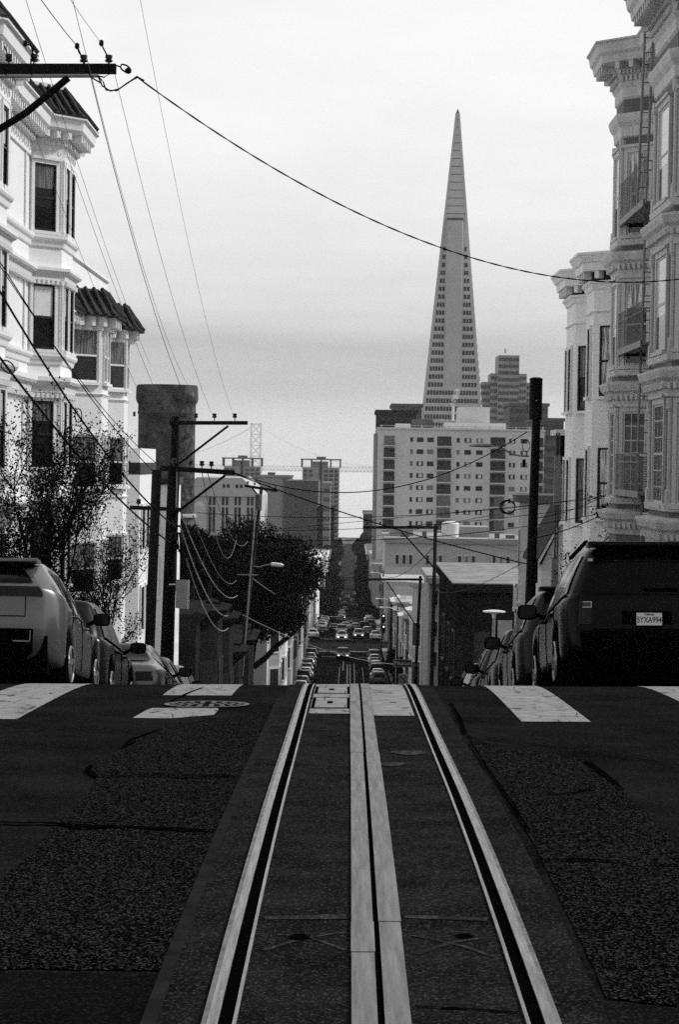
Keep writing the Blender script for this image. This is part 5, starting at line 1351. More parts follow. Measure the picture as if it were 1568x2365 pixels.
    def tail_pt(x, z, off=.012): return V((x, -hl + slant(z, -hl) + bow(x, -hl) - off, z))
    def tail_patch(nm, m, z0, z1, f0, f1, off=.012, n=5, parent=root, thick=0.0):
        """a patch on the tail between heights z0 and z1, f = fraction of the half width there"""
        mb = MB(); vs = []; nx = 6
        for i in range(n + 1):
            z = z0 + (z1 - z0) * i / n; w_ = tail_w(z)
            for j in range(nx + 1): vs.append(tail_pt(w_ * (f0 + (f1 - f0) * j / nx), z, off))
        mb.add(vs, [(i * (nx + 1) + j, i * (nx + 1) + j + 1, (i + 1) * (nx + 1) + j + 1, (i + 1) * (nx + 1) + j) for i in range(n) for j in range(nx)])
        if thick:
            k = len(vs); mb.add([v + V((0, thick, 0)) for v in vs], [])
            per = list(range(nx + 1)) + [i * (nx + 1) + nx for i in range(1, n + 1)] + [n * (nx + 1) + j for j in range(nx - 1, -1, -1)] + [i * (nx + 1) for i in range(n - 1, 0, -1)]
            mb.f += [(per[i], per[i - 1], per[i - 1] + k, per[i] + k) for i in range(len(per))]
        return mb.build(nm, m, parent, smooth=False)
    for a in spec.get('tail', ()): tail_patch(*a[:6], **(a[6] if len(a) > 6 else {}))
    for a in spec.get('boxes', ()):
        nm, m, c, s_ = a; mb = MB(); mb.obox(V(c) - V(s_) / 2, (s_[0], 0, 0), (0, s_[1], 0), (0, 0, s_[2])); o = mb.build(nm, m, root)
        md = o.modifiers.new('bevel', 'BEVEL'); md.width = min(s_) * .28; md.segments = 2
    # dark underbody and wheels
    mb = MB(); mb.bx(-W / 2 * .8, W / 2 * .8, -hl + .12, hl - .12, zb - .06, zb + .4); mb.build('underbody', 'car_plastic', root)
    for y in (axr, axf):
        for s_ in (1, -1):
            x = s_ * (W / 2 - .125); tw = .11
            mb = MB(); mb.lathe([(wr * .62, -tw), (wr * .95, -tw), (wr, -tw * .7), (wr, tw * .7), (wr * .95, tw), (wr * .62, tw)], (x, y, wr), 24 if detail else 14, 'X'); wh = mb.build('wheel', 'rubber', root, smooth=True, angle=40)
            xo = x + s_ * tw * .8
            mb = MB(); mb.lathe([(.03, s_ * .02), (wr * .62, s_ * .02), (wr * .66, s_ * .035), (wr * .66, 0), (.03, 0)], (xo, y, wr), 24 if detail else 10, 'X')
            rim = mb.build('rim', 'car_plastic' if detail else 'alloy', wh, smooth=True, angle=30)
            if detail:
                mb = MB()
                for k in range(5):
                    q = 2 * PI * k / 5 + .3; u = V((0, math.cos(q), math.sin(q))); w_ = V((0, -math.sin(q), math.cos(q)))
                    p = V((xo + s_ * .022, y, wr)); mb.obox(p - w_ * .03, u * wr * .62, w_ * .06, V((s_ * .02, 0, 0)))
                mb.tube([(xo + s_ * .04, y + wr * .62 * math.cos(q * PI / 12), wr + wr * .62 * math.sin(q * PI / 12)) for q in range(25)], .018, 5); mb.build('spokes', 'alloy', rim)
    if detail:
        for s_ in (1, -1):
            ym, zm = spec['mirror']; xw = plan(ym) * .95
            mb = MB(); mb.tube([(s_ * (xw - .02), ym, zm - .05), (s_ * (xw + .08), ym - .01, zm)], .03, 6)
            sz = spec.get('msz', (.24, .14, .18)); c = V((s_ * (xw + .08 + sz[0] / 2), ym, zm + .03))
            n = 12; pr = []
            for (fy, sc) in ((-.5, .86), (-.42, 1.0), (0, 1.0), (.3, .85), (.5, .5)):
                for k in range(n):
                    q = 2 * PI * k / n; cx_ = math.copysign(abs(math.cos(q)) ** .55, math.cos(q)); cz_ = math.copysign(abs(math.sin(q)) ** .55, math.sin(q))
                    pr.append(c + V((cx_ * sz[0] / 2 * sc, fy * sz[1], cz_ * sz[2] / 2 * sc)))
            mb.add(pr, [(i * n + k, i * n + (k + 1) % n, (i + 1) * n + (k + 1) % n, (i + 1) * n + k) for i in range(4) for k in range(n)] + [tuple(range(n))[::-1], tuple(range(4 * n, 5 * n))])
            mo = mb.build('mirror', spec.get('mirrormat', 'car_plastic'), root, smooth=True, angle=50)
            mb = MB(); mb.add([c + V((a * sz[0] * .39, -sz[1] * .5 - .004, b * sz[2] * .37)) for a, b in ((-1, -1), (1, -1), (1, 1), (-1, 1))], [(0, 1, 2, 3)]); mb.build('mirror_glass', 'car_glass', mo)
        for s_ in (1, -1):
            for yh in spec.get('handles', ()):
                zh = lerp(spec['belt'], yh) - .1; xx = plan(yh) * 1.0
                mb = MB(); mb.tube([(s_ * (xx - .01), yh - .1, zh), (s_ * (xx + .035), yh - .08, zh), (s_ * (xx + .035), yh + .08, zh), (s_ * (xx - .01), yh + .1, zh)], .016, 6); mb.build('door_handle', spec.get('handlemat', paint), root)
            for ysm in spec.get('seams', ()):
                mb = MB(); r_ = ring(ysm); mb.tube([(s_ * (p[0] + .0), ysm, p[1]) for p in r_[3:8]], .007, 4); mb.build('door_gap', 'car_plastic', root)
    for s_ in (1, -1):                # lamps at the front
        mb = MB(); zf = spec.get('zf', .7); w_ = plan(hl)
        mb.obox((s_ * w_ * .55 if s_ > 0 else -w_ * .95, hl - .05, zf - .06), (w_ * .4, 0, 0), (0, .06, 0), (0, 0, .13)); mb.build('headlight', spec.get('lampmat', 'lens_pale'), root)
    mb = MB(); mb.obox((-plan(hl) * .45, hl - .03, .42), (plan(hl) * .9, 0, 0), (0, .05, 0), (0, 0, .3)); mb.build('grille', 'car_plastic', root)
    return root
def place(root, X, d, ang=0.0, pitch=True):
    """d is the distance of the middle of the car"""
    z0, z1 = gz(d - 1.35, X), gz(d + 1.35, X)
    p = math.atan2(z1 - z0, 2.7) if pitch else 0
    cr = math.atan(.0115) * max(0, min(1, (70 - d) / 45))
    root.matrix_world = Matrix.Translation((X, d, (z0 + z1) / 2 - (.0))) @ Matrix.Rotation(-cr, 4, 'Y') @ Matrix.Rotation(p, 4, 'X') @ Matrix.Rotation(ang, 4, 'Z')
# --- the near right one: boxy black sport utility
hl = 2.38
SUV = dict(L=4.76, W=1.96, rw=.68, bow=.07, taper=.1, ro=1.02, fo=.9, wr=.365, zb=.3, zf=.85,
    roof=[(-hl, 1.69), (-1.9, 1.72), (-.2, 1.75), (.45, 1.72), (1.2, 1.14), (1.3, 1.10), (2.1, 1.0), (hl, .8)],
    belt=[(-hl, 1.09), (-.5, 1.05), (1.1, 1.03), (2.1, .97), (hl, .78)],
    slant=[(.25, .05), (.42, -.05), (.62, -.06), (.70, .0), (1.05, .02), (1.69, .26)],
    glass=[(-2.05, -1.22), (-1.15, -.18), (-.12, .88)], handles=(-.95, .05), seams=(-1.18, -.14, .9), mirror=(.78, 1.1), msz=(.26, .16, .2), mirrormat='car_plastic', topglass=[('windscreen', .52, 1.16)],
    tail=[('rear_window', 'car_glass', 1.10, 1.60, -.80, .80, dict(off=.012)), 
          ('tail_light', 'lens_dark', .74, 1.02, -.985, -.80, dict(off=.02, thick=.06)), ('tail_light', 'lens_dark', .74, 1.02, .80, .985, dict(off=.02, thick=.06)),
          ('reversing_lamp', 'lens_pale', .945, 1.0, -.93, -.80, dict(off=.026)), ('reversing_lamp', 'lens_pale', .945, 1.0, .80, .93, dict(off=.026)),
          ('lamp_trim', 'chrome', .938, .944, -.93, -.80, dict(off=.03)), ('lamp_trim', 'chrome', 1.0, 1.006, -.93, -.80, dict(off=.03)), ('lamp_trim', 'chrome', .944, 1.0, -.806, -.80, dict(off=.03)), ('bumper', 'car_plastic', .36, .66, -.97, .97, dict(off=.05, thick=.12)), ('plate_recess', 'car_plastic', .70, .90, -.36, .36, dict(off=.006)),
          ('tailgate_gap', 'car_plastic', .675, .69, -.80, .80, dict(off=.013)), ('wiper', 'car_plastic', 1.14, 1.17, -.05, .5, dict(off=.03))],
    boxes=[('roof_spoiler', 'paint_black', (0, -2.18, 1.695), (1.34, .3, .05)), ('roof_rail', 'car_plastic', (-.62, -.7, 1.79), (.045, 1.9, .04)), ('roof_rail', 'car_plastic', (.62, -.7, 1.79), (.045, 1.9, .04)),
           ('tow_panel', 'car_plastic', (0, -2.36, .34), (1.2, .12, .16))])
suv = make_car('parked_car', 'black boxy sport utility at the crest with pale licence plate, nearest car on the right', 'paint_black', SUV, 'cars parked along the kerbs')
for s_ in (-1, 1):
    for yy in (.52, 1.66): pass
# licence plate
pm = MB(); px_, pz = .02, .80; yb = -2.38 - .045
pm.bx(px_ - .152, px_ + .152, yb - .006, yb + .004, pz - .076, pz + .076); pl = pm.build('licence_plate', 'plate', suv)
text_mesh('5YXA994', .098, 'ink', 'plate_number', pl, Matrix.Translation((px_, yb - .008, pz - .012)) @ Matrix.Rotation(PI / 2, 4, 'X'), .001, .0008, .74)
text_mesh('California', .03, 'ink', 'plate_state', pl, Matrix.Translation((px_, yb - .008, pz + .053)) @ Matrix.Rotation(PI / 2, 4, 'X'), .001, .0008, 1.0)
pm = MB()
for (a, b, c, e) in ((-.156, .156, -.08, -.074), (-.156, .156, .074, .08), (-.156, -.15, -.074, .074), (.15, .156, -.074, .074)): pm.bx(px_ + a, px_ + b, yb - .01, yb + .004, pz + c, pz + e)
pm.build('plate_frame', 'car_plastic', pl)
pm = MB(); pm.bx(-.66, -.60, -2.38 + .21, -2.38 + .24, 1.50, 1.535); pm.build('window_sticker', 'letter', suv)
place(suv, 3.5, 27.5)
# --- near left one: silver crossover
hl = 2.32
XO = dict(L=4.64, W=1.86, rw=.62, bow=.24, taper=.19, ro=.98, fo=.92, wr=.36, zb=.26, zf=.78,
    roof=[(-hl, 1.58), (-1.95, 1.63), (-1.4, 1.66), (-.3, 1.66), (.3, 1.6), (1.15, 1.05), (1.3, 1.02), (2.0, .93), (hl, .72)],
    belt=[(-hl, 1.24), (-1.9, 1.2), (-1.4, 1.12), (-.3, 1.02), (1.1, .95), (2.0, .88), (hl, .7)],
    slant=[(.26, .12), (.5, -.02), (.78, -.05), (1.0, -.02), (1.25, .02), (1.32, .08), (1.6, .42)],
    glass=[(-1.62, -1.2), (-1.14, -.2), (-.14, .82)], sideglass='car_glass', handles=(-.98, .02), seams=(-1.18, -.17, .88), mirror=(.72, 1.06), msz=(.23, .15, .17), mirrormat='car_plastic', trim='chrome',
    topglass=[('windscreen', .42, 1.1)],
    tail=[('rear_window', 'car_glass', 1.325, 1.565, -.92, .92, dict(off=.012)), ('tail_light', 'lens_dark', 1.15, 1.27, -1.0, -.12, dict(off=.02, thick=.06)), ('tail_light', 'lens_dark', 1.15, 1.27, .12, 1.0, dict(off=.02, thick=.06)),
          ('bumper_valance', 'car_plastic', .28, .74, -.84, .84, dict(off=.03, thick=.1)), ('tailgate_gap', 'car_plastic', .89, .902, -.7, .7, dict(off=.008)), ('tailgate_gap', 'car_plastic', .9, 1.14, .69, .705, dict(off=.008)),
          ('reflector_surround', 'chrome', .58, .595, .5, .8, dict(off=.036)), ('reflector_surround', 'chrome', .595, .72, .79, .81, dict(off=.036))],
    boxes=[('roof_spoiler', 'paint_silver', (0, -1.9, 1.615), (1.16, .3, .05))])
xo = make_car('parked_car', 'silver crossover with sloping tail parked at the crest, nearest car on the left', 'paint_silver', XO, 'cars parked along the kerbs')
place(xo, -4.44, 28.7)
# --- wagon / van
hl = 2.4
VAN = dict(L=4.8, W=1.86, rw=.68, ro=.95, fo=.95, wr=.34, zb=.25, zf=.75,
    roof=[(-hl, 1.50), (-2.2, 1.58), (-1, 1.62), (.2, 1.58), (1.25, 1.05), (1.4, 1.02), (2.1, .9), (hl, .7)], belt=[(-hl, 1.0), (0, .98), (1.2, .96), (2.1, .87), (hl, .68)],
    slant=[(.25, .05), (.5, -.04), (.95, 0), (1.5, .3)], glass=[(-2.0, -1.1), (-1.03, -.1), (-.04, .95)], sideglass='lens_pale', handles=(-.8, .2), seams=(-1.06, -.07, 1.0), mirror=(.85, 1.04), msz=(.26, .16, .18),
    topglass=[('windscreen', .3, 1.2)], tail=[('rear_window', 'car_glass', 1.03, 1.42, -.82, .82), ('tail_light', 'lens_dark', .72, 1.0, -.99, -.82, dict(off=.02)), ('tail_light', 'lens_dark', .72, 1.0, .82, .99, dict(off=.02)), ('bumper', 'car_plastic', .3, .55, -.95, .95, dict(off=.03, thick=.1))])
# --- sedan
hl = 2.32
SED = dict(L=4.64, W=1.8, rw=.58, ro=1.0, fo=.9, wr=.32, zb=.22, zf=.64,
    roof=[(-hl, .86), (-2.15, .96), (-1.7, 1.02), (-.95, 1.36), (-.4, 1.42), (.2, 1.38), (1.05, .96), (1.2, .93), (2.0, .82), (hl, .62)], belt=[(-hl, .84), (-1.7, .93), (0, .9), (1.0, .88), (2.0, .78), (hl, .6)],
    slant=[(.22, .08), (.5, -.03), (.9, 0), (1.4, 0)], glass=[(-1.35, -.95), (-.9, -.08), (-.02, .85)], handles=(-.7, .2), seams=(-.95, -.05, .9), mirror=(.72, .96),
    topglass=[('windscreen', .27, 1.02), ('rear_window', -1.66, -.98)], tail=[('tail_light', 'lens_dark', .66, .82, -.99, -.6, dict(off=.015)), ('tail_light', 'lens_dark', .66, .82, .6, .99, dict(off=.015)), ('bumper', 'car_plastic', .24, .4, -.9, .9, dict(off=.02)), ('licence_plate', 'plate', .58, .7, -.18, .18, dict(off=.02))])
hl = 2.05
HAT = dict(L=4.1, W=1.76, rw=.6, ro=.8, fo=.85, wr=.32, zb=.22, zf=.68,
    roof=[(-hl, 1.1), (-1.9, 1.3), (-1.6, 1.44), (-.6, 1.5), (.1, 1.46), (1.0, .98), (1.15, .95), (1.75, .84), (hl, .66)], belt=[(-hl, .98), (0, .92), (1.0, .9), (1.75, .8), (hl, .64)],
    slant=[(.22, .06), (.5, -.03), (.95, 0), (1.4, .05)], glass=[(-1.4, -.85), (-.8, .0), (.06, .8)], handles=(-.6, .25), seams=(-.83, .03, .86), mirror=(.68, .98),
    topglass=[('windscreen', .2, .96), ('rear_window', -1.98, -1.64)], tail=[('tail_light', 'lens_dark', .7, .98, -.99, -.74, dict(off=.015)), ('tail_light', 'lens_dark', .7, .98, .74, .99, dict(off=.015)), ('bumper', 'car_plastic', .24, .46, -.92, .92, dict(off=.02)), ('licence_plate', 'plate', .58, .7, -.18, .18, dict(off=.02))])
GR = 'cars parked along the kerbs'
def near(lbl, paint, spec, X, d, ang=0.0):
    c = make_car('parked_car', lbl, paint, spec, GR); place(c, X, d, ang); return c
near('dark wagon with pale side windows just beyond the silver crossover', 'paint_dark', VAN, -4.45, 33.7)
near('light grey saloon with a pale rear window, third car down on the left', 'paint_silver', dict(SED, sideglass='car_glass'), -4.02, 38.7)
near('grey hatchback with black mirror, fourth car down on the left', 'paint_grey', HAT, -4.1, 43.4)
near('white van whose roof just shows at the crest, last in the near left row', 'paint_white', VAN, -4.2, 48.4)
near('dark grey sport utility directly below the black one, second car on the right', 'paint_dark', dict(SUV, boxes=SUV['boxes'][:1]), 3.42, 33.0)
near('dark van with chrome glints, third car down on the right', 'paint_dark', VAN, 3.36, 38.2)
near('dark tall car, fourth down on the right before the white one', 'paint_dark', dict(SUV, boxes=SUV['boxes'][:1]), 3.4, 43.4)
near('white car half hidden by the crest, last in the near right row', 'paint_white', dict(SUV, boxes=[]), 3.35, 48.8)
# --- far traffic: four prototypes copied down the hill
far_specs = {'white': ('paint_white', SED), 'silver': ('paint_silver', HAT), 'grey': ('paint_grey', VAN), 'dark': ('paint_dark', SED), 'black': ('paint_black', VAN)}
protos = {}
def far_car(tone, X, d, label, ang=0.0, lit=False, group='cars far down the hill'):
    key = (tone, lit)
    if key not in protos:
        p_, s_ = far_specs[tone]; s2 = dict(s_, lampmat='headlamp' if lit else 'lens_pale')
        c = make_car('parked_car' if not lit else 'moving_car', label, p_, s2, group, detail=False); protos[key] = c
    else:
        c = copy_tree(protos[key]); c['label'] = label; c['group'] = group
    place(c, X, d, ang)
L_ = [('white', 214, 'white saloon nearest of the far left row, just above the crest'), ('silver', 221, 'pale silver car second in the far left row'), ('black', 229, 'black van third in the far left row'),
      ('white', 237, 'white saloon in the middle of the far left row'), ('silver', 244.5, 'pale silver hatchback fifth in the far left row'), ('grey', 252, 'grey wagon sixth in the far left row'), ('dark', 259.5, 'dark saloon last in the far left row before the crossing')]
L_ += [('silver', 267, 'pale silver hatchback at the corner of the far left row'), ('black', 275, 'black van at the very end of the far left row')]
for tone, d, lb in L_: far_car(tone, -4.6, d, lb)
R_ = [('white', 207, 'white roofed car nearest of the far right row, just above the crest'), ('grey', 229, 'grey wagon second in the far right row'), ('white', 236.5, 'white saloon third in the far right row'),
      ('black', 244, 'black van fourth in the far right row'), ('silver', 252, 'pale silver hatchback fifth in the far right row'), ('dark', 259.5, 'dark saloon last in the far right row before the crossing')]
R_ += [('white', 267, 'white saloon at the corner of the far right row'), ('grey', 275, 'grey wagon at the very end of the far right row')]
for tone, d, lb in R_: far_car(tone, 3.35, d, lb)
far_car('black', -.6, 277, 'dark car with headlights lit driving up the hill toward us, nearest moving one', PI, True)
far_car('white', -.9, 318, 'white car with lit headlights in the crossing behind the dark one', PI, True)
far_car('silver', 1.6, 322, 'silver car with lit headlights to the right in the crossing', PI, True)
far_car('grey', -1.0, 332, 'tall grey van in the queue behind the white car', PI, False)
far_car('white', -5.2, 322, 'white parked car at the far left corner of the crossing', PI / 2 * .0)
far_car('dark', -3.9, 330, 'dark car beyond the far left corner', 0)
far_car('white', -4.3, 352, 'white van shape further down on the left past the crossing', 0)
far_car('white', 4.1, 320, 'white parked car at the far right corner of the crossing', 0)
far_car('silver', 3.0, 330, 'silver car beyond the far right corner', 0)
far_car('dark', .4, 365, 'dark car with lit headlights far behind the queue', PI, False)
for i, (tone, X, d, lb) in enumerate((('dark', -2.2, 342, 'dark car in the second lane of the queue'), ('silver', 1.2, 345, 'silver car deep in the queue at the crossing'), ('white', -.4, 356, 'white van roof deep in the queue'), ('black', 2.6, 352, 'black van at the right of the queue'), ('white', -4.5, 372, 'white car behind the far left corner, small'), ('silver', -4.4, 410, 'silver car among the small ones far left'), ('black', 4.0, 392, 'black van among the small ones far right'), ('white', 4.0, 430, 'white car among the small ones far right'), ('grey', -1.4, 420, 'grey van in mid street far behind the queue'), ('grey', 4.0, 375, 'grey van far down on the right'), ('white', -4.4, 390, 'white car far down on the left, small'), ('silver', 4.0, 410, 'silver car far down on the right, small'), ('dark', -4.4, 430, 'dark car far down on the left, small'),
                                      ('white', 4.0, 452, 'white car furthest down on the right'), ('white', -1.5, 500, 'white car furthest down in mid street'))): far_car(tone, X, d, lb)

for i, (X, d) in enumerate([(x_, 470 + 34 * k + 9 * ((k * 7) % 3)) for k in range(15) for x_ in (-3.6, 3.2)] + [(-.9, 560), (1.2, 610), (-1.1, 690), (1.3, 760), (-.6, 850)]):
    far_car(('dark', 'white', 'grey', 'silver', 'dark', 'black')[(i * 5) % 6], X, d, 'tiny car among those in the long gap between the far street trees', group='tiny cars in the far street gap')
# ------------------------------------------------------------------ trees
def leaf_quads(mb, c, s, R_):
    a = V((R_.gauss(0, 1), R_.gauss(0, 1), R_.gauss(0, 1))).normalized(); b = a.cross(V((R_.gauss(0, 1), R_.gauss(0, 1), R_.gauss(0, 1)))).normalized()
    l, w = s * (.7 + .6 * R_.random()), s * .36
    mb.add([c - b * w * .3, c + a * l * .5 - b * w, c + a * l, c + a * l * .5 + b * w], [(0, 1, 2, 3)])
def street_tree(label, X, d, h, spread, nleaf, leafs, seed, name='street_tree', lean=0.0, dens=1.0):
    R_ = random.Random(seed); g0 = gz(d, X)
    t = thing(name, label, 'tree', (X, d, g0), 'bare street trees')
    tips = []; tr = MB(); br = MB()
    def grow(p, dirv, L, r, lev):
        n = 5; pts = [p]; q = p.copy(); dv = dirv.copy()
        for i in range(n):
            dv = (dv + V((R_.gauss(0, .12), R_.gauss(0, .12), R_.gauss(.03, .08)))).normalized(); q = q + dv * (L / n); pts.append(q.copy())
        (tr if lev == 0 else br).tube(pts, [r * (1 - .5 * i / n) for i in range(n + 1)], 6 if lev < 2 else 4)
        if lev >= 2: tips.append((pts, dv))
        if lev < 4:
            k = (6, 5, 4, 3)[lev]
            for j in range(k):
                i = R_.randint(2 if lev else 3, n); az = R_.random() * 2 * PI; up = R_.uniform(.15, .95)
                nd = (dv * .55 + V((math.cos(az) * spread, math.sin(az) * spread, up * .8))).normalized()
                grow(pts[i], nd, L * R_.uniform(.5, .72), r * .5, lev + 1)
    grow(V((X, d, g0)), V((lean, 0, 1)).normalized(), h * .34, .055, 0)
    tr.build('trunk', 'bark', t); br.build('branches', 'bark', t)
    lf = MB()
    for i in range(nleaf):
        pts, dv = R_.choice(tips); j = R_.randint(1, len(pts) - 1); p = pts[j - 1].lerp(pts[j], R_.random())
        leaf_quads(lf, p + V((R_.gauss(0, .09), R_.gauss(0, .09), R_.gauss(0, .09))), leafs, R_)
    lf.build('leaves', 'leaf', t)
    return t
for X, d, h, sp, nl, lsz, sd_, lb in ((-6.9, 41.5, 9.0, .6, 5400, .06, 3, 'thin leaved twiggy tree at the far left edge in front of the white corner house'),
        (-6.75, 46.5, 9.6, .6, 5800, .06, 8, 'thin leaved twiggy tree before the upper bay windows of the white corner house'),
        (-6.7, 51, 9.4, .55, 4800, .06, 33, 'thin leaved twiggy tree under the joint of the two white houses'),
        (-6.6, 57, 9.6, .5, 2600, .065, 21, 'sparse twiggy tree nearest the grey pole with bright wall showing through'),
        (-7.2, 37.5, 6.4, .9, 12500, .06, 5, 'low leafy bush tree just behind the silver crossover'),
        (-6.8, 43.5, 6.4, .9, 10000, .06, 15, 'low leafy bush tree behind the dark wagon'),
        (-6.7, 49, 6.4, .85, 6800, .06, 44, 'low leafy bush tree behind the light grey saloon'),
        (-6.55, 54, 6.6, .75, 3200, .065, 16, 'low sparse bush tree at the foot of the grey pole')):
    street_tree(lb, X, d, h, sp, nl, lsz, sd_)
street_tree('slender small leaved tree at the foot of the clapboard house behind the black car', 6.7, 61.0, 8.6, .5, 1100, .085, 31, lean=-.02)
# round dense tree
def dense_tree(name, label, X, d, zc, rx, rz, nleaf, ls, seed, trunk=True, m='leaf_tree', group=None, n_b=26, trunk_x=0.0):
    R_ = random.Random(seed); g0 = gz(d)
    t = thing(name, label, 'tree', (X, d, g0), group)
    blobs = []
    for i in range(n_b):
        while True:
            u = V((R_.uniform(-1, 1), R_.uniform(-1, 1), R_.uniform(-1, 1)))
            if .2 < u.length < 1: break
        u *= .72 / max(.72, u.length) if R_.random() < .0 else .74
        blobs.append((V((X + u.x * rx, d + u.y * rx, zc + u.z * rz)), R_.uniform(.26, .42) * min(rx, rz)))
    lf = MB()
    for i in range(nleaf):
        c, r = R_.choice(blobs)
        u = V((R_.gauss(0, 1), R_.gauss(0, 1), R_.gauss(0, 1))).normalized() * (r * (R_.random() ** .35) * R_.uniform(.9, 1.12))
        leaf_quads(lf, c + u, ls, R_)
    lf.build('crown', m, t)
    if trunk:
        mb = MB(); b = V((X + trunk_x, d, g0)); k = zc - rz * .55
        mb.tube([b, V((b.x + .05, d, g0 + (k - g0) * .5)), V((b.x + .3, d, k)), V((b.x + .5, d, zc))], [.42, .34, .3, .15], 9)
        for i in range(5):
            c, r = R_.choice(blobs); mb.tube([V((b.x + .15, d, g0 + (k - g0) * (.55 + .08 * i))), V(((b.x + c.x) / 2, (d + c.y) / 2, k + .2)), c], [.2, .16, .06], 7)
        mb.build('trunk', 'bark', t)
    return t
dt = dense_tree('street_tree', 'big dense round crowned tree behind the slanting pole', X_at(594, 150), 150, Z_at(1362, 150), 5.25, 4.6, 90000, .21, 77, trunk_x=-.5, n_b=80)
mb = MB(); dd = 150; mb.tube([P(585, 1540, dd), P(612, 1520, dd), P(640, 1490, dd), P(668, 1470, dd), P(700, 1440, dd)], [.22, .2, .17, .15, .08], 8); mb.build('low_limb', 'bark', dt)
for i, (x, y, d, rx, rz, lb) in enumerate(((472, 1300, 138, 1.6, 2.0, 'dense bushy tree behind the notice panel, left of the round crowned tree'), (430, 1290, 120, 1.5, 2.0, 'dark bushy tree close behind the two armed pole'))):
    dense_tree('street_tree', lb, X_at(x, d), d, Z_at(y, d), rx, rz, 9000, .24, 90 + i)
for x, y, d, lb in ((938, 1553, 205, 'small dark street tree by the turn ban sign'), (918, 1530, 242, 'small dark street tree on the right pavement before the crossing')):
    dense_tree('street_tree', lb, X_at(x, d), d, Z_at(y, d), 1.3, 1.6, 3000, .25, int(d), n_b=20)
far_ = [(776, 1290, 760, 4.5, 8, 'tall dark tree left of the far street below the residential tower'), (770, 1320, 660, 4, 8, 'dark street tree on the left of the far street, second from the top'), (772, 1365, 560, 3.4, 6, 'dark street tree on the left of the far street, third from the top'), (764, 1400, 480, 3.2, 5, 'dark street tree on the left of the far street, fourth from the top'), (768, 1432, 420, 2.4, 3.6, 'lowest dark tree on the left of the far street'),
        (842, 1275, 780, 5, 9, 'tallest dark tree right of the far street beside the apartment block'), (838, 1310, 680, 4, 7, 'dark tree right of the far street, second from the top'), (842, 1345, 600, 4, 7, 'dark tree right of the far street, third from the top'), (840, 1385, 520, 3, 5, 'dark tree right of the far street, fourth from the top'),
        (850, 1420, 450, 3, 4.5, 'lowest dark tree right of the far street'), (786, 1272, 950, 4, 6, 'small dark tree where the far street vanishes, left'), (828, 1262, 960, 4, 6, 'small dark tree where the far street vanishes, right')]
for i, (x, y, d, rx, rz, lb) in enumerate(far_):
    rx *= .72; x += -4 if x < 800 else 5
    dense_tree('street_tree', lb, X_at(x, d), d, Z_at(y, d), rx, rz, 3200, 1.0, 40 + i, m='leaf_far', group='trees along the far street', n_b=22)
for i, (x, d, z_, rx, rz) in enumerate(((-4.4, 860, -48, 2.4, 4), (4.6, 900, -50, 2.4, 4), (-4.8, 1060, -58, 3, 4), (5, 1120, -60, 3, 4), (-4.5, 720, -40, 2, 3.4), (4.4, 640, -36, 2, 3.2))):
    dense_tree('street_tree', ('small dark tree reaching into the far street gap from the left', 'small dark tree reaching into the far street gap from the right')[i % 2 if i < 4 else i - 4], x, d, gz(d) + 5, rx, rz, 1500, .9, 300 + i, m='leaf_far', group='trees reaching into the far street gap', n_b=14)
# leafy climber on the stucco house corner
R_ = random.Random(4)
t = thing('climbing_plant', 'leafy climber twigs spilling over the corner between the stucco and clapboard houses', 'plant', tuple(P(1400, 1180, 60.2)))
lf = MB(); st = MB()
for (x0, y0, x1, y1, nn) in ((1415, 1150, 1355, 1158, 40), (1420, 1165, 1372, 1188, 60), (1430, 1180, 1395, 1250, 150), (1470, 1190, 1440, 1250, 220)):
    a, b = P(x0, y0, 60.2), P(x1, y1, 60.0); st.tube([a, a.lerp(b, .5) + V((0, 0, .1)), b], .012, 4)
    for i in range(nn):
        q = R_.random(); leaf_quads(lf, a.lerp(b, q) + V((R_.gauss(0, .07 + .1 * (nn > 100)), R_.gauss(0, .1), .1 * math.sin(PI * q) + R_.gauss(0, .06 + .12 * (nn > 100)))), .075, R_)
st.build('stems', 'bark', t); lf.build('leaves', 'leaf', t)
# steam from the flue: a small body of vapour
bm = bmesh.new(); c = P(1048, 925, 511)
for i in range(9):
    r = R_.uniform(.5, 1.0) * (.5 + i * .07); mtx = Matrix.Translation(c + V((R_.gauss(.1 * i, .3), R_.gauss(0, .3), -1.0 + i * .38)))
    bmesh.ops.create_icosphere(bm, subdivisions=2, radius=r, matrix=mtx)
me = bpy.data.meshes.new('steam'); bm.to_mesh(me); bm.free()
sm = bpy.data.materials.new('steam'); sm.use_nodes = True; nt = sm.node_tree; nt.nodes.remove(nt.nodes['Principled BSDF'])
pv = nt.nodes.new('ShaderNodeVolumePrincipled'); pv.inputs['Density'].default_value = .3; pv.inputs['Color'].default_value = (.97, .97, .97, 1)
nt.links.new(pv.outputs[0], nt.nodes['Material Output'].inputs['Volume']); me.materials.append(sm)
o = bpy.data.objects.new('steam', me); COL.objects.link(o); tag(o, 'small white steam plume rising from the flue on the apartment block roof', 'steam', None, 'stuff')

# ------------------------------------------------------------------ air, light, sky
mb = MB(); mb.bx(-8800, 8800, -70, 13000, gz(1600) - 3, 200)
hz = bpy.data.materials.new('haze'); hz.use_nodes = True; nt = hz.node_tree; nt.nodes.remove(nt.nodes['Principled BSDF'])
pv = nt.nodes.new('ShaderNodeVolumePrincipled'); pv.inputs['Density'].default_value = HAZE; pv.inputs['Color'].default_value = (.93, .93, .93, 1); pv.inputs['Anisotropy'].default_value = .2
nt.links.new(pv.outputs[0], nt.nodes['Material Output'].inputs['Volume'])
if HAZE > 0: tag(mb.build('haze', hz), None, None, None, 'stuff')

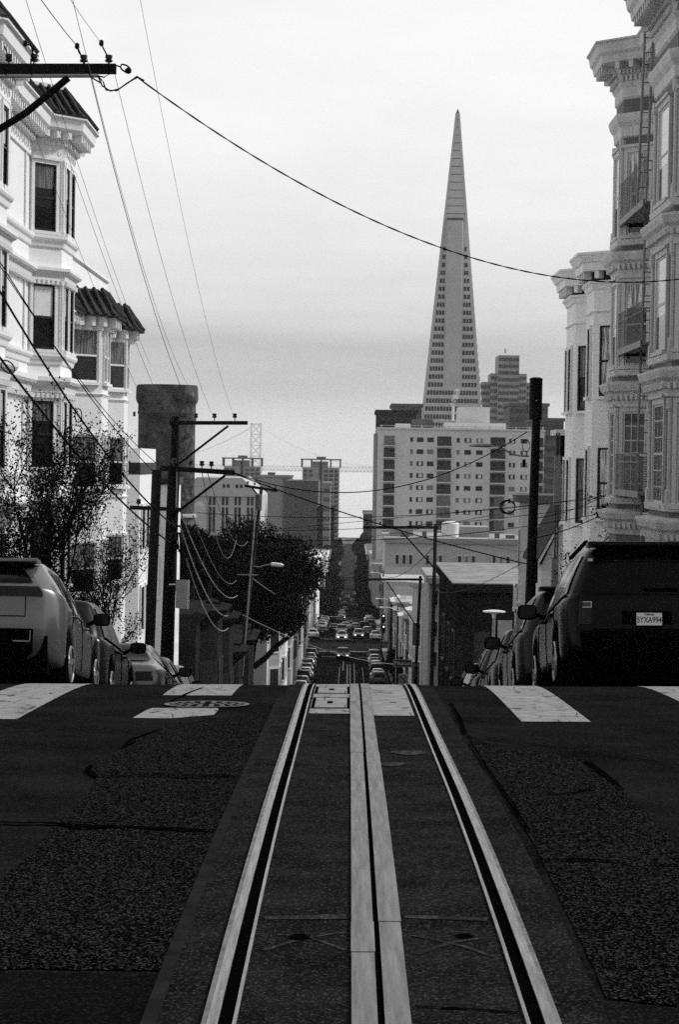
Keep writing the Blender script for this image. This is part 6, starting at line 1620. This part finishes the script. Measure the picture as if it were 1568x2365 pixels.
EL, AZ = math.radians(36), math.radians(68)
sd = V((math.sin(AZ) * math.cos(EL), math.cos(AZ) * math.cos(EL), math.sin(EL)))
sl = bpy.data.lights.new('sun', 'SUN'); sl.energy = SUN; sl.angle = math.radians(8); sl.color = (1, 1, 1)
so = bpy.data.objects.new('sun', sl); COL.objects.link(so); so.rotation_euler = sd.to_track_quat('Z', 'Y').to_euler(); so.location = (30, 0, 60)
w = bpy.data.worlds.new('World'); SC.world = w; w.use_nodes = True; nt = w.node_tree; N = nt.nodes; L = nt.links
bg = N['Background']
sky = N.new('ShaderNodeTexSky'); sky.sky_type = 'NISHITA'; sky.sun_disc = False; sky.sun_elevation = EL; sky.sun_rotation = AZ; sky.dust_density = 3
bw = N.new('ShaderNodeRGBToBW'); L.new(sky.outputs[0], bw.inputs[0])
tc = N.new('ShaderNodeTexCoord'); sx = N.new('ShaderNodeSeparateXYZ'); L.new(tc.outputs['Generated'], sx.inputs[0])
mp = N.new('ShaderNodeMapping'); mp.inputs['Scale'].default_value = (1.6, 1.6, 16); L.new(tc.outputs['Generated'], mp.inputs[0])
nz = N.new('ShaderNodeTexNoise'); nz.inputs['Scale'].default_value = 2.4; nz.inputs['Detail'].default_value = 6; nz.inputs['Roughness'].default_value = .55; L.new(mp.outputs[0], nz.inputs['Vector'])
# cloud deck: brightness against height above the horizon, broken up by stretched noise
nd = N.new('ShaderNodeMath'); nd.operation = 'MULTIPLY_ADD'; L.new(nz.outputs[0], nd.inputs[0]); nd.inputs[1].default_value = .055; 
L.new(sx.outputs[2], nd.inputs[2])
of = N.new('ShaderNodeMath'); of.operation = 'SUBTRACT'; L.new(nd.outputs[0], of.inputs[0]); of.inputs[1].default_value = .0275
rp = N.new('ShaderNodeValToRGB'); L.new(of.outputs[0], rp.inputs[0])
cr = rp.color_ramp; cr.interpolation = 'B_SPLINE'
def g(v): return (v, v, v, 1)
stops = [(0.0, .68), (.014, .66), (.032, .59), (.047, .46), (.062, .66), (.083, .82), (.113, .90), (.153, .97), (.21, 1.0), (.30, .93), (.42, .66), (1.0, .48)]  # upper stops, out of view overhead, lowered to cut ambient fill
cr.elements[0].position = 0; cr.elements[0].color = g(stops[0][1] * .5); cr.elements[1].position = 1; cr.elements[1].color = g(stops[-1][1] * .5)
for p, v in stops[1:-1]: e = cr.elements.new(p); e.color = g(v * .5)
sc2 = N.new('ShaderNodeMath'); sc2.operation = 'MULTIPLY'; L.new(rp.outputs[0], sc2.inputs[0]); sc2.inputs[1].default_value = 2.0 * SKYB / .1
# thin patches in the deck let some of the sky through
mx = N.new('ShaderNodeMix'); mx.data_type = 'FLOAT'; mx.inputs[0].default_value = .88
L.new(bw.outputs[0], mx.inputs[2]); L.new(sc2.outputs[0], mx.inputs[3])
n5 = N.new('ShaderNodeTexNoise'); n5.inputs['Scale'].default_value = 3.1; n5.inputs['Detail'].default_value = 7; n5.inputs['Roughness'].default_value = .6; mp5 = N.new('ShaderNodeMapping'); mp5.inputs['Scale'].default_value = (2.6, 2.6, 9); mp5.inputs['Rotation'].default_value = (.06, .1, 0)
L.new(tc.outputs['Generated'], mp5.inputs[0]); L.new(mp5.outputs[0], n5.inputs['Vector']); r5 = N.new('ShaderNodeMapRange'); r5.inputs['From Min'].default_value = .3; r5.inputs['From Max'].default_value = .7; r5.inputs['To Min'].default_value = .95; r5.inputs['To Max'].default_value = 1.04; L.new(n5.outputs[0], r5.inputs['Value'])
m5 = N.new('ShaderNodeMath'); m5.operation = 'MULTIPLY'; L.new(mx.outputs[0], m5.inputs[0]); L.new(r5.outputs[0], m5.inputs[1])
# dimming added to the unseen sky behind the camera, cuts fill on camera facing walls
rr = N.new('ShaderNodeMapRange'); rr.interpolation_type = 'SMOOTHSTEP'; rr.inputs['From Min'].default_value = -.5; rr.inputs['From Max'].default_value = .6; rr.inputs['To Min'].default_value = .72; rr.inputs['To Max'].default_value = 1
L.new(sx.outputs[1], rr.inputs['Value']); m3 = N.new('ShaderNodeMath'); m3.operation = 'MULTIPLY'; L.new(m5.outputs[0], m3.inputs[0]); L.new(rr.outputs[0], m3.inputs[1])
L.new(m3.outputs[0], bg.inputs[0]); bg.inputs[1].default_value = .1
SC.view_settings.view_transform = 'Standard'; SC.view_settings.look = 'None'; SC.view_settings.gamma = 1; SC.view_settings.exposure = EXPO; SC.view_settings.use_curve_mapping = False
SC.cycles.max_bounces = 6; SC.cycles.diffuse_bounces = 3; SC.cycles.glossy_bounces = 3; SC.cycles.volume_bounces = 1; SC.cycles.transparent_max_bounces = 6
SC.cycles.use_denoising = DENOISE; SC.cycles.use_adaptive_sampling = True; SC.cycles.adaptive_threshold = .02
